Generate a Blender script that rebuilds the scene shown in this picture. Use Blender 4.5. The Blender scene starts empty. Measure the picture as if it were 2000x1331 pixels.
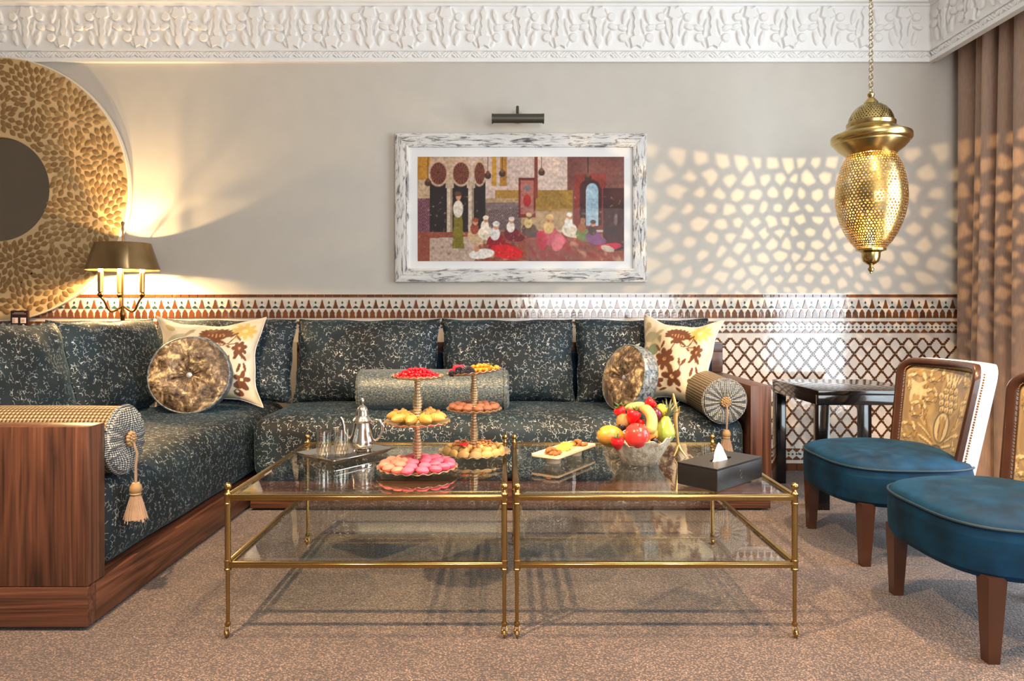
import bpy, bmesh, math, random
import numpy as np
from mathutils import Vector, Matrix

random.seed(7)
R = math.radians
PI = math.pi
SC = bpy.context.scene
COL = SC.collection

# ------------------------------------------------------------------ camera, light, exposure
WALL_Y = 4.365
CEIL = 3.12
SC.view_settings.view_transform = 'Standard'
SC.view_settings.look = 'None'
SC.view_settings.gamma = 1.0
SC.view_settings.use_curve_mapping = False
SC.view_settings.exposure = 0.52
SC.cycles.max_bounces = 8
SC.cycles.diffuse_bounces = 4
SC.cycles.glossy_bounces = 4
SC.cycles.transparent_max_bounces = 16
SC.cycles.transmission_bounces = 8
SC.cycles.caustics_reflective = False
SC.cycles.caustics_refractive = False
SC.cycles.sample_clamp_indirect = 6.0
SC.cycles.use_denoising = True
SC.cycles.use_adaptive_sampling = True
SC.cycles.adaptive_threshold = 0.03

cam_data = bpy.data.cameras.new('camera')
cam_data.sensor_width = 36.0
cam_data.lens = 1340 / 2000 * 36
cam_data.shift_x = 0.005
cam_data.shift_y = -0.02675
cam_data.clip_start = 0.05
cam = bpy.data.objects.new('camera', cam_data)
COL.objects.link(cam)
cam.location = (0, 0, 1.0)
cam.rotation_euler = (R(90), 0, 0)
SC.camera = cam

world = bpy.data.worlds.new('daylight')
SC.world = world
world.use_nodes = True
world.node_tree.nodes['Background'].inputs[0].default_value = (0.75, 0.86, 1.0, 1)
world.node_tree.nodes['Background'].inputs[1].default_value = 1.0


def light(name, kind, loc, power, color, size=0.05, aim=None, spot=None, blend=0.5, sx=None, sy=None):
    d = bpy.data.lights.new(name, kind)
    d.energy = power
    d.color = color
    if kind == 'AREA':
        d.shape = 'RECTANGLE'
        d.size = sx
        d.size_y = sy
    else:
        d.shadow_soft_size = size
    if kind == 'SPOT':
        d.spot_size = R(spot)
        d.spot_blend = blend
    o = bpy.data.objects.new(name, d)
    COL.objects.link(o)
    o.location = loc
    if aim is not None:
        o.rotation_euler = (Vector(aim) - Vector(loc)).to_track_quat('-Z', 'Y').to_euler()
    return o


# daylight through the tall window in the right wall plus an added frontal fill behind the camera
light('window_daylight', 'AREA', (2.96, 1.95, 1.35), 74, (0.80, 0.92, 1.0), aim=(-2, 1.95, 1.35), sx=1.9, sy=2.4)
light('rear_fill_light', 'AREA', (1.5, -2.42, 1.75), 74, (0.98, 0.98, 0.98), aim=(1.5, 5, 1.75), sx=2.4, sy=1.9)
# warm recessed ceiling downlights in front of the seating
WARM = (1.0, 0.64, 0.33)
for k, (x, y, p) in enumerate([(1.75, 0.95, 230), (-1.2, 1.0, 620), (0.35, 1.0, 120), (1.5, 2.05, 340)]):
    light('ceiling_downlight', 'SPOT', (x, y, CEIL - 0.03), p, WARM, size=0.03, aim=(x * 0.9, y + (0.75 if y < 2 else 0.1), 0), spot=95, blend=0.6)


# ------------------------------------------------------------------ materials
def srgb(r, g, b, a=1.0):
    f = lambda c: (c / 255 / 12.92) if c / 255 <= 0.04045 else ((c / 255 + 0.055) / 1.055) ** 2.4
    return (f(r), f(g), f(b), a)


class NT:
    """tiny helper around a material's node tree"""
    def __init__(s, name):
        s.mat = bpy.data.materials.new(name)
        s.mat.use_nodes = True
        s.t = s.mat.node_tree
        s.b = s.t.nodes['Principled BSDF']
        s.out = s.t.nodes['Material Output']

    def n(s, kind, **kw):
        nd = s.t.nodes.new('ShaderNode' + kind)
        for k, v in kw.items():
            if k.startswith('i_'):
                nd.inputs[k[2:].replace('_', ' ')].default_value = v
            elif k.startswith('x'):
                nd.inputs[int(k[1:])].default_value = v
            else:
                setattr(nd, k, v)
        return nd

    def l(s, a, b):
        s.t.links.new(a, b)

    def coords(s, scale=(1, 1, 1), which='Object', rot=(0, 0, 0)):
        tc = s.n('TexCoord')
        mp = s.n('Mapping')
        mp.inputs['Scale'].default_value = scale
        mp.inputs['Rotation'].default_value = rot
        s.l(tc.outputs[which], mp.inputs[0])
        return mp.outputs[0]

    def noise(s, vec, scale, detail=4, rough=0.55, dist=0.0):
        nd = s.n('TexNoise')
        nd.inputs['Scale'].default_value = scale
        nd.inputs['Detail'].default_value = detail
        nd.inputs['Roughness'].default_value = rough
        nd.inputs['Distortion'].default_value = dist
        if vec is not None:
            s.l(vec, nd.inputs['Vector'])
        return nd.outputs['Fac']

    def voro(s, vec, scale, feature='F1', out='Distance', rnd=1.0):
        nd = s.n('TexVoronoi')
        nd.feature = feature
        nd.inputs['Scale'].default_value = scale
        nd.inputs['Randomness'].default_value = rnd
        if vec is not None:
            s.l(vec, nd.inputs['Vector'])
        return nd.outputs[out]

    def ramp(s, fac, stops, interp='LINEAR'):
        nd = s.n('ValToRGB')
        cr = nd.color_ramp
        cr.interpolation = interp
        while len(cr.elements) < len(stops):
            cr.elements.new(0.5)
        for e, (p, c) in zip(cr.elements, stops):
            e.position = p
            e.color = c if len(c) == 4 else (*c, 1)
        s.l(fac, nd.inputs[0])
        return nd.outputs[0]

    def math(s, op, a, b=None):
        nd = s.n('Math')
        nd.operation = op
        for i, v in enumerate((a, b)):
            if v is None:
                continue
            if hasattr(v, 'links'):
                s.l(v, nd.inputs[i])
            else:
                nd.inputs[i].default_value = v
        return nd.outputs[0]

    def mix(s, fac, a, b, blend='MIX'):
        nd = s.n('Mix')
        nd.data_type = 'RGBA'
        nd.blend_type = blend
        for i, v in ((0, fac), (6, a), (7, b)):
            if hasattr(v, 'links'):
                s.l(v, nd.inputs[i])
            else:
                nd.inputs[i].default_value = v
        return nd.outputs[2]

    def bump(s, h, strength=0.3, dist=0.01):
        nd = s.n('Bump')
        nd.inputs['Strength'].default_value = strength
        nd.inputs['Distance'].default_value = dist
        s.l(h, nd.inputs['Height'])
        s.l(nd.outputs[0], s.b.inputs['Normal'])
        return nd

    def set(s, **kw):
        for k, v in kw.items():
            inp = s.b.inputs[{'col': 'Base Color', 'rough': 'Roughness', 'metal': 'Metallic', 'sheen': 'Sheen Weight',
                              'sheenr': 'Sheen Roughness', 'sheent': 'Sheen Tint', 'spec': 'Specular IOR Level',
                              'coat': 'Coat Weight', 'coatr': 'Coat Roughness', 'emit': 'Emission Color',
                              'emits': 'Emission Strength', 'sss': 'Subsurface Weight', 'trans': 'Transmission Weight',
                              'ior': 'IOR'}[k]]
            if hasattr(v, 'links'):
                s.l(v, inp)
            else:
                inp.default_value = v
        return s


M = {}


def simple(name, rgb, rough=0.5, metal=0.0, bump=None, vary=0.0, **kw):
    t = NT(name)
    c = srgb(*rgb)
    t.set(rough=rough, metal=metal, **kw)
    v = t.coords()
    if vary:
        nz = t.noise(v, 9.0, 3)
        dk = tuple(x * (1 - vary) for x in c[:3]) + (1,)
        lt = tuple(min(1, x * (1 + vary)) for x in c[:3]) + (1,)
        t.set(col=t.ramp(nz, [(0.3, dk), (0.7, lt)]))
    else:
        t.set(col=c)
    if bump:
        t.bump(t.noise(v, bump[0], 3), bump[1], bump[2])
    M[name] = t.mat
    return t


def tile_mat(name, rgb, vary=0.25):
    t = NT(name)
    c = srgb(*rgb)
    oi = t.n('ObjectInfo')
    v = t.coords(which='Object')
    nz = t.noise(v, 30, 3)
    f = t.math('ADD', t.math('MULTIPLY', oi.outputs['Random'], 0.6), t.math('MULTIPLY', nz, 0.4))
    dk = tuple(x * (1 - vary) for x in c[:3]) + (1,)
    lt = tuple(min(1, x * (1 + vary)) for x in c[:3]) + (1,)
    t.set(col=t.ramp(f, [(0.15, dk), (0.85, lt)]), rough=0.09, spec=1.0)
    t.bump(t.noise(v, 45, 2), 0.12, 0.004)
    M[name] = t.mat


tile_mat('tile_brown', (112, 64, 32), 0.3)
tile_mat('tile_white', (236, 224, 212), 0.06)
tile_mat('tile_green', (38, 72, 66), 0.35)
simple('grout', (226, 214, 200), 0.12, bump=(26, 0.16, 0.004), spec=1.0)
simple('wall_paint', (209, 202, 191), 0.75, bump=(300, 0.05, 0.001), vary=0.02)
simple('plaster', (250, 248, 245), 0.7, bump=(60, 0.12, 0.003), vary=0.02)
simple('ceiling_paint', (240, 236, 228), 0.8)
simple('brass', (166, 138, 88), 0.26, 1.0, bump=(40, 0.04, 0.002), vary=0.12)
simple('lantern_brass', (184, 160, 104), 0.24, 1.0, vary=0.15)
simple('lamp_brass', (128, 98, 60), 0.3, 1.0, vary=0.2)
simple('lamp_shade_brass', (156, 130, 92), 0.3, 1.0, vary=0.12)
simple('stand_gold', (200, 180, 146), 0.3, 0.7, vary=0.08)
simple('silver', (214, 208, 200), 0.14, 1.0, bump=(70, 0.06, 0.002))
simple('gunmetal', (86, 84, 76), 0.42, 0.7)
simple('lacquer', (12, 11, 12), 0.12, coat=0.5, coatr=0.05)
simple('leather_black', (20, 20, 23), 0.36, bump=(260, 0.25, 0.001))
simple('tissue', (246, 246, 246), 0.9)
simple('mat_board', (244, 242, 240), 0.8)
simple('ceramic_cream', (232, 210, 178), 0.35)
simple('bulb', (255, 230, 180), 0.5, emit=(1.0, 0.78, 0.42, 1), emits=14.0)
simple('bulb_lantern', (255, 230, 180), 0.5, emit=(1.0, 0.75, 0.4, 1), emits=60.0)
simple('candle_sleeve', (188, 158, 104), 0.3, 0.9)
simple('mirror_glass', (128, 118, 106), 0.06, 1.0)
simple('notice_red', (42, 16, 22), 0.4)
simple('paper_white', (232, 222, 216), 0.7)
simple('paper_pink', (214, 168, 160), 0.7)
simple('print_grey', (150, 130, 130), 0.7)
simple('nail_brass', (150, 112, 60), 0.35, 1.0)
simple('tassel_thread', (138, 114, 94), 0.62, bump=(200, 0.5, 0.002), vary=0.25, sheen=0.4)
simple('macaron_pink', (238, 92, 124), 0.7, bump=(160, 0.12, 0.001), vary=0.06)
simple('macaron_warmlit', (246, 132, 118), 0.7, bump=(160, 0.12, 0.001), vary=0.06)  # same pink shells with warm reflected light mixed into the colour
simple('macaron_brown', (134, 84, 64), 0.7, bump=(160, 0.12, 0.001), vary=0.08)
simple('cream_pink', (250, 170, 168), 0.6)
simple('cream_brown', (92, 48, 34), 0.6)
simple('pastry_gold', (186, 148, 74), 0.42, vary=0.18, bump=(90, 0.2, 0.002))
simple('pastry_pale', (172, 142, 88), 0.5, vary=0.18, bump=(80, 0.25, 0.002))
simple('nut', (164, 110, 64), 0.55, vary=0.3, bump=(120, 0.6, 0.004))
simple('red_currant', (196, 8, 30), 0.14, coat=0.4)
simple('raspberry', (222, 34, 66), 0.4)
simple('dark_berry', (30, 26, 44), 0.3, vary=0.3)
simple('amber_berry', (236, 140, 34), 0.25, vary=0.15)
simple('leaf_green', (66, 96, 40), 0.5, vary=0.3)
simple('flower_red', (222, 30, 44), 0.5)
simple('apple_red', (222, 62, 58), 0.22, vary=0.22, coat=0.3)
simple('strawberry', (212, 26, 34), 0.3, bump=(140, 0.5, 0.002), vary=0.12)
simple('banana_skin', (182, 170, 104), 0.45, vary=0.14)
simple('plum', (92, 26, 48), 0.22, vary=0.3)
simple('lemon', (206, 178, 58), 0.4, bump=(120, 0.2, 0.001))
simple('orange_peel', (214, 142, 58), 0.4, bump=(150, 0.3, 0.001), vary=0.1)
simple('kiwi_skin', (150, 122, 72), 0.7, vary=0.2)
simple('stem_brown', (86, 62, 36), 0.7)
simple('pineapple_leaf', (122, 132, 108), 0.45, vary=0.3)
simple('cheese', (222, 176, 78), 0.45)
simple('branch_gold', (216, 184, 116), 0.3, 0.8)
simple('chair_wood', (66, 37, 21), 0.3, vary=0.2, coat=0.25)
simple('teal_velvet', (0, 46, 76), 0.75, sheen=0.07, sheenr=0.3, vary=0.55, spec=0.25, sheent=srgb(90, 180, 220))
simple('teal_welt', (2, 40, 58), 0.6)
simple('window_frame_white', (235, 232, 226), 0.5)
simple('cord_gold', (150, 122, 86), 0.5, vary=0.2)
simple('crystal_button', (225, 230, 240), 0.08, 0.6)
simple('recess_shade', (16, 13, 12), 0.8)  # near-black colour stands in for shade in the plinth gap and tissue slot

# mango / pear colour drift over the skin
for nm, a, b in (('mango_skin', (168, 152, 54), (186, 120, 58)), ('pear_skin', (132, 158, 62), (172, 180, 96))):
    t = NT(nm)
    v = t.coords()
    t.set(col=t.ramp(t.noise(v, 14, 2), [(0.38, srgb(*a)), (0.66, srgb(*b))]), rough=0.3, coat=0.2)
    M[nm] = t.mat

# thin clear glass that lets light through
def glass_mat(name, tint, ior=1.5, gain=1.0):
    t = NT(name)
    t.t.nodes.remove(t.b)
    tr = t.n('BsdfTransparent')
    tr.inputs[0].default_value = tint
    gl = t.n('BsdfGlossy')
    gl.inputs['Roughness'].default_value = 0.0
    gl.inputs['Color'].default_value = (1, 1, 1, 1)
    fr = t.n('Fresnel')
    ge = t.n('NewGeometry')          # the same reflectance on the way in and on the way out
    t.l(t.math('ADD', ior, t.math('MULTIPLY', ge.outputs['Backfacing'], 1 / ior - ior)), fr.inputs[0])
    mx = t.n('MixShader')
    t.l(t.math('MULTIPLY', fr.outputs[0], gain), mx.inputs[0])
    t.l(tr.outputs[0], mx.inputs[1])
    t.l(gl.outputs[0], mx.inputs[2])
    t.l(mx.outputs[0], t.out.inputs[0])
    M[name] = t.mat


glass_mat('table_glass', (0.95, 0.975, 0.965, 1), 1.46)
glass_mat('tumbler_glass', (0.93, 0.94, 0.92, 1), 1.6, 1.5)
glass_mat('picture_glass', (0.995, 0.995, 0.995, 1), 1.3, 0.12)
glass_mat('window_glass', (0.97, 0.98, 0.98, 1), 1.45)

# teal velvet with broken silver squiggles
t = NT('squiggle_velvet')
v = t.coords()
wob = t.n('TexNoise')
wob.inputs['Scale'].default_value = 26
wob.inputs['Detail'].default_value = 1
t.l(v, wob.inputs['Vector'])
mx = t.n('Mix')
mx.data_type = 'VECTOR'
mx.inputs[0].default_value = 0.035
t.l(v, mx.inputs[4])
t.l(wob.outputs['Color'], mx.inputs[5])
ed = t.voro(mx.outputs[1], 56, 'DISTANCE_TO_EDGE')
line = t.math('LESS_THAN', ed, 0.033)
brk = t.math('GREATER_THAN', t.noise(v, 44, 1), 0.52)
fac = t.math('MULTIPLY', line, brk)
base = t.ramp(t.noise(v, 3.2, 3), [(0.35, srgb(5, 17, 24)), (0.65, srgb(20, 44, 56))])
t.set(col=t.mix(fac, base, srgb(172, 180, 184)), rough=t.math('SUBTRACT', 0.72, t.math('MULTIPLY', fac, 0.38)),
      metal=t.math('MULTIPLY', fac, 0.25), sheen=0.2, sheenr=0.28, sheent=srgb(130, 185, 205))
t.bump(t.math('ADD', fac, t.math('MULTIPLY', t.noise(v, 8, 3), 2.5)), 0.25, 0.004)
M['squiggle_velvet'] = t.mat

t = NT('shimmer_bolster')
v = t.coords((1, 1, 1))
nz = t.noise(t.coords((110, 230, 230)), 1.0, 4)
t.set(col=t.ramp(nz, [(0.4, srgb(40, 66, 80)), (0.56, srgb(104, 114, 114)), (0.72, srgb(186, 178, 156))]), rough=0.42, metal=0.2, sheen=0.3)
t.bump(nz, 0.35, 0.003)
M['shimmer_bolster'] = t.mat

t = NT('crushed_velvet')
v = t.coords()
n1 = t.noise(v, 13, 6, 0.65, 1.2)
n2 = t.noise(v, 34, 5, 0.7, 0.8)
f = t.math('ADD', t.math('MULTIPLY', n1, 0.62), t.math('MULTIPLY', n2, 0.38))
t.set(col=t.ramp(f, [(0.40, srgb(24, 20, 18)), (0.47, srgb(88, 68, 46)), (0.53, srgb(126, 110, 90)), (0.60, srgb(226, 200, 150))]),
      rough=0.42, sheen=0.6, sheenr=0.3)
t.bump(f, 0.6, 0.012)
M['crushed_velvet'] = t.mat

t = NT('crinkled_silver_fabric')
v = t.coords()
n1 = t.noise(v, 60, 4, 0.6, 0.6)
t.set(col=t.ramp(n1, [(0.35, srgb(52, 66, 78)), (0.7, srgb(168, 176, 180))]), rough=0.4, metal=0.25)
t.bump(n1, 0.5, 0.006)
M['crinkled_silver_fabric'] = t.mat

t = NT('woven_gold')
v = t.coords()
sep = t.n('SeparateXYZ')
t.l(v, sep.inputs[0])
ang = t.math('ARCTAN2', sep.outputs[1], t.math('SUBTRACT', sep.outputs[2], 0.114))
u1 = t.math('ADD', t.math('MULTIPLY', sep.outputs[0], 230.0), t.math('MULTIPLY', ang, 24.0))
u2 = t.math('SUBTRACT', t.math('MULTIPLY', sep.outputs[0], 230.0), t.math('MULTIPLY', ang, 24.0))
s1 = t.math('SINE', u1)
s2 = t.math('SINE', u2)
h = t.math('MULTIPLY', s1, s2)
t.set(col=t.ramp(t.math('ADD', t.math('MULTIPLY', h, 0.5), 0.5), [(0.2, srgb(72, 62, 50)), (0.5, srgb(122, 106, 84)), (0.85, srgb(168, 150, 118))]),
      rough=0.45, metal=0.3)
t.bump(h, 0.6, 0.004)
M['woven_gold'] = t.mat

t = NT('woven_silver')
v = t.coords()
sep = t.n('SeparateXYZ')
t.l(v, sep.inputs[0])
h = t.math('MULTIPLY', t.math('SINE', t.math('MULTIPLY', t.math('ADD', sep.outputs[1], sep.outputs[2]), 420)),
           t.math('SINE', t.math('MULTIPLY', t.math('SUBTRACT', sep.outputs[1], sep.outputs[2]), 420)))
t.set(col=t.ramp(t.math('ADD', t.math('MULTIPLY', h, 0.5), 0.5), [(0.2, srgb(58, 66, 76)), (0.55, srgb(128, 134, 138)), (0.85, srgb(206, 206, 200))]),
      rough=0.4, metal=0.35)
t.bump(h, 0.6, 0.004)
M['woven_silver'] = t.mat


def walnut(name, axis):
    t = NT(name)
    sc = [17, 17, 17]
    sc[axis] = 0.9
    v = t.coords(tuple(sc))
    sc2 = [120, 120, 120]
    sc2[axis] = 2.2
    fine = t.noise(t.coords(tuple(sc2)), 1.0, 3)
    warp = t.noise(v, 0.55, 3, 0.5, 0.9)
    rings = t.math('FRACT', t.math('MULTIPLY', warp, 7.0))
    rings = t.math('ABSOLUTE', t.math('SUBTRACT', rings, 0.5))
    f = t.math('ADD', t.math('MULTIPLY', rings, 0.55), t.math('MULTIPLY', fine, 0.85))
    t.set(col=t.ramp(f, [(0.3, srgb(46, 28, 20)), (0.48, srgb(74, 46, 34)), (0.66, srgb(92, 58, 43)), (0.9, srgb(114, 78, 60))]), rough=0.38, coat=0.12, coatr=0.3)
    M[name] = t.mat


walnut('walnut_x', 0)
walnut('walnut_y', 1)
walnut('walnut_z', 2)

t = NT('carpet')
v = t.coords()
big = t.noise(v, 2.2, 4, 0.6)
vo = t.voro(t.coords((1, 1.3, 1)), 150, 'F1')
fl = t.noise(v, 90, 4, 0.7)
base = t.ramp(big, [(0.35, srgb(94, 80, 76)), (0.65, srgb(120, 104, 98))])
sp = t.ramp(t.math('ADD', t.math('MULTIPLY', vo, 0.9), t.math('MULTIPLY', fl, 0.55)), [(0.34, (2.6, 2.4, 2.1, 1)), (0.5, (1.05, 1, 0.97, 1)), (0.78, (0.26, 0.25, 0.3, 1))])
t.set(col=t.mix(1.0, base, sp, 'MULTIPLY'), rough=0.95, sheen=0.2)
t.bump(t.math('SUBTRACT', 1.0, vo), 0.7, 0.006)
M['carpet'] = t.mat

t = NT('curtain_cloth')
v = t.coords((1, 1, 1))
n1 = t.noise(t.coords((300, 300, 18)), 1.0, 2)
t.set(col=t.ramp(n1, [(0.3, srgb(160, 131, 112)), (0.7, srgb(180, 150, 129))]), rough=0.7, sheen=0.35, sheenr=0.4)
M['curtain_cloth'] = t.mat

t = NT('distressed_white_wood')
v = t.coords((8, 8, 48))
n1 = t.noise(v, 1.0, 7, 0.68, 1.1)
t.set(col=t.ramp(n1, [(0.34, srgb(70, 68, 70)), (0.42, srgb(150, 146, 144)), (0.48, srgb(224, 220, 214)), (0.7, srgb(242, 239, 234))]), rough=0.5)
t.bump(n1, 0.2, 0.004)
M['distressed_white_wood'] = t.mat
t = NT('distressed_white_wood_upright')
v = t.coords((48, 8, 8))
n1 = t.noise(v, 1.0, 7, 0.68, 1.1)
t.set(col=t.ramp(n1, [(0.34, srgb(70, 68, 70)), (0.42, srgb(150, 146, 144)), (0.48, srgb(224, 220, 214)), (0.7, srgb(242, 239, 234))]), rough=0.5)
t.bump(n1, 0.2, 0.004)
M['distressed_white_wood_upright'] = t.mat

t = NT('shell_inlay')
oi = t.n('ObjectInfo')
v = t.coords()
n1 = t.noise(t.coords((40, 40, 40)), 1.0, 3)
f = t.math('ADD', t.math('MULTIPLY', oi.outputs['Random'], 0.5), t.math('MULTIPLY', n1, 0.5))
t.set(col=t.ramp(f, [(0.2, srgb(154, 118, 74)), (0.5, srgb(174, 138, 90)), (0.8, srgb(188, 154, 104))]), rough=0.32, metal=0.25)
M['shell_inlay'] = t.mat
simple('shell_ground', (218, 186, 138), 0.5, vary=0.05)
simple('disc_edge', (238, 226, 204), 0.5)

t = NT('hammered_silver')
v = t.coords((1, 1, 0.45))
vo = t.voro(v, 95, 'DISTANCE_TO_EDGE')
nz = t.noise(v, 60, 4)
t.set(col=t.ramp(nz, [(0.3, srgb(168, 154, 126)), (0.62, srgb(238, 230, 212))]), rough=0.38, metal=0.2)
t.bump(t.math('ADD', t.math('MINIMUM', vo, 0.12), t.math('MULTIPLY', nz, 0.12)), 0.7, 0.014)
M['hammered_silver'] = t.mat

t = NT('white_damask')
v = t.coords()
n1 = t.noise(v, 34, 3, 0.5, 1.5)
t.set(col=t.ramp(n1, [(0.44, srgb(240, 236, 236)), (0.5, srgb(196, 188, 190)), (0.56, srgb(238, 234, 234))]), rough=0.5, sheen=0.2)
M['white_damask'] = t.mat


def painted(name, rough=0.6, metal=0.0, bump=None, sheen=0.0):
    t = NT(name)
    a = t.n('Attribute')
    a.attribute_name = 'paint'
    t.set(col=a.outputs['Color'], rough=rough, metal=metal, sheen=sheen)
    if bump:
        t.bump(t.noise(t.coords(), bump[0], 3), bump[1], bump[2])
    M[name] = t.mat


painted('picture_print', 0.6)
painted('floral_cloth', 0.62, bump=(120, 0.15, 0.002), sheen=0.25)
painted('gold_brocade', 0.42, 0.12, bump=(220, 0.2, 0.001), sheen=0.2)


# ------------------------------------------------------------------ mesh building
class MB:
    def __init__(s):
        s.v, s.f, s.m = [], [], []

    def add(s, verts, faces, mi=0):
        o = len(s.v)
        s.v.extend([tuple(p) for p in verts])
        s.f.extend([tuple(i + o for i in f) for f in faces])
        s.m.extend([mi] * len(faces))
        return s

    def box(s, x0, x1, y0, y1, z0, z1, mi=0):
        v = [(x, y, z) for x in (x0, x1) for y in (y0, y1) for z in (z0, z1)]
        return s.add(v, [(0, 1, 3, 2), (4, 6, 7, 5), (0, 4, 5, 1), (2, 3, 7, 6), (0, 2, 6, 4), (1, 5, 7, 3)], mi)

    def bbox(s, x0, x1, y0, y1, z0, z1, b=0.004, seg=2, mi=0):
        bm = bmesh.new()
        bmesh.ops.create_cube(bm, size=1)
        for v in bm.verts:
            v.co = ((x0 + x1) / 2 + v.co.x * (x1 - x0), (y0 + y1) / 2 + v.co.y * (y1 - y0), (z0 + z1) / 2 + v.co.z * (z1 - z0))
        bmesh.ops.bevel(bm, geom=list(bm.edges), offset=b, segments=seg, affect='EDGES', profile=0.5)
        bm.verts.index_update()
        s.add([v.co[:] for v in bm.verts], [[v.index for v in f.verts] for f in bm.faces], mi)
        bm.free()
        return s

    def lathe(s, prof, n=24, c=(0, 0, 0), axis='z', mi=0, rfun=None):
        """prof: list of (r, h); closed at ends where r == 0"""
        rings = []
        o = len(s.v)
        vs = []
        for (r, h) in prof:
            if r <= 1e-6:
                rings.append([len(vs)])
                vs.append(s._ax(0, 0, h, c, axis))
            else:
                ids = []
                for k in range(n):
                    a = 2 * PI * k / n
                    rr = r * (rfun(a, h) if rfun else 1)
                    ids.append(len(vs))
                    vs.append(s._ax(rr * math.cos(a), rr * math.sin(a), h, c, axis))
                rings.append(ids)
        fs = []
        for A, B in zip(rings, rings[1:]):
            if len(A) == 1 and len(B) == 1:
                continue
            for k in range(n):
                k2 = (k + 1) % n
                if len(A) == 1:
                    fs.append((A[0], B[k2], B[k]))
                elif len(B) == 1:
                    fs.append((A[k], A[k2], B[0]))
                else:
                    fs.append((A[k], A[k2], B[k2], B[k]))
        return s.add(vs, fs, mi)

    @staticmethod
    def _ax(x, y, h, c, axis):
        if axis == 'z':
            return (c[0] + x, c[1] + y, c[2] + h)
        if axis == 'x':
            return (c[0] + h, c[1] + x, c[2] + y)
        return (c[0] + x, c[1] + h, c[2] + y)

    def tube(s, pts, rad, n=8, closed=False, mi=0, cap=True, flat=1.0):
        pts = [Vector(p) for p in pts]
        m = len(pts)
        vs, fs = [], []
        up = None
        for i, p in enumerate(pts):
            if closed:
                d = pts[(i + 1) % m] - pts[(i - 1) % m]
            else:
                d = pts[min(i + 1, m - 1)] - pts[max(i - 1, 0)]
            if d.length < 1e-9:
                d = Vector((0, 0, 1))
            d.normalize()
            if up is None:
                up = Vector((0, 0, 1)) if abs(d.z) < 0.9 else Vector((1, 0, 0))
            side = d.cross(up)
            if side.length < 1e-6:
                side = d.cross(Vector((0, 1, 0)))
            side.normalize()
            up = side.cross(d).normalized()
            r = rad[i] if isinstance(rad, (list, tuple)) else rad
            for k in range(n):
                a = 2 * PI * k / n
                vs.append(p + side * (r * math.cos(a)) + up * (r * math.sin(a) * flat))
        rng = m if closed else m - 1
        for i in range(rng):
            j = (i + 1) % m
            for k in range(n):
                k2 = (k + 1) % n
                fs.append((i * n + k, i * n + k2, j * n + k2, j * n + k))
        if cap and not closed:
            fs.append(tuple(range(n))[::-1])
            fs.append(tuple((m - 1) * n + k for k in range(n)))
        return s.add(vs, fs, mi)

    def ball(s, c, r, nu=12, nv=8, mi=0, fun=None):
        if not isinstance(r, (tuple, list)):
            r = (r, r, r)
        vs, fs = [], []
        for j in range(nv + 1):
            th = PI * j / nv
            for i in range(nu):
                ph = 2 * PI * i / nu
                q = 1.0 if fun is None else fun(th, ph)
                vs.append((c[0] + r[0] * q * math.sin(th) * math.cos(ph), c[1] + r[1] * q * math.sin(th) * math.sin(ph), c[2] + r[2] * q * math.cos(th)))
        for j in range(nv):
            for i in range(nu):
                i2 = (i + 1) % nu
                a, b, cc, d = j * nu + i, j * nu + i2, (j + 1) * nu + i2, (j + 1) * nu + i
                fs.append((a, d, cc, b))
        return s.add(vs, fs, mi)

    def relief(s, poly, d0, d1, k=0.86, fn=None, mi=0):
        """polygon (x, z) raised from depth d0 to d1 (towards -y), top outline shrunk towards its centre by k"""
        n = len(poly)
        cx = sum(p[0] for p in poly) / n
        cz = sum(p[1] for p in poly) / n
        fn = fn or (lambda x, z, d: (x, -d, z))
        dm = d0 + (d1 - d0) * 0.55
        L = [[fn(x, z, d0) for x, z in poly], [fn(x, z, dm) for x, z in poly],
             [fn(cx + (x - cx) * k, cz + (z - cz) * k, d1) for x, z in poly], [fn(cx, cz, d1)]]
        vs = L[0] + L[1] + L[2] + L[3]
        fs = []
        for r in range(2):
            for i in range(n):
                j = (i + 1) % n
                fs.append((r * n + i, r * n + j, (r + 1) * n + j, (r + 1) * n + i))
        for i in range(n):
            fs.append((2 * n + i, 2 * n + (i + 1) % n, 3 * n))
        return s.add(vs, fs, mi)

    def grid(s, nu, nv, fn, mi=0, closed_u=False):
        vs = [fn(i / (nu if closed_u else nu), j / nv) for j in range(nv + 1) for i in range(nu if closed_u else nu + 1)]
        w = nu if closed_u else nu + 1
        fs = []
        for j in range(nv):
            for i in range(nu):
                i2 = (i + 1) % w
                fs.append((j * w + i, j * w + i2, (j + 1) * w + i2, (j + 1) * w + i))
        return s.add(vs, fs, mi)

    def round_box(s, x0, x1, y0, y1, z0, z1, r, n=14, fn=None, mi=0):
        bm = bmesh.new()
        bmesh.ops.create_cube(bm, size=2)
        bmesh.ops.subdivide_edges(bm, edges=list(bm.edges), cuts=n, use_grid_fill=True)
        c = Vector(((x0 + x1) / 2, (y0 + y1) / 2, (z0 + z1) / 2))
        h = Vector(((x1 - x0) / 2, (y1 - y0) / 2, (z1 - z0) / 2))
        for v in bm.verts:
            # denser loops near the edges
            q = Vector([math.copysign(1 - (1 - abs(a)) ** 1.6, a) for a in v.co])
            p = Vector((q.x * h.x, q.y * h.y, q.z * h.z))
            inn = Vector([max(-h[i] + r, min(h[i] - r, p[i])) for i in range(3)])
            d = p - inn
            if d.length > 1e-9:
                p = inn + d.normalized() * r
            p += c
            if fn:
                p = Vector(fn(p))
            v.co = p
        bm.verts.index_update()
        s.add([v.co[:] for v in bm.verts], [[v.index for v in f.verts] for f in bm.faces], mi)
        bm.free()
        return s

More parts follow.
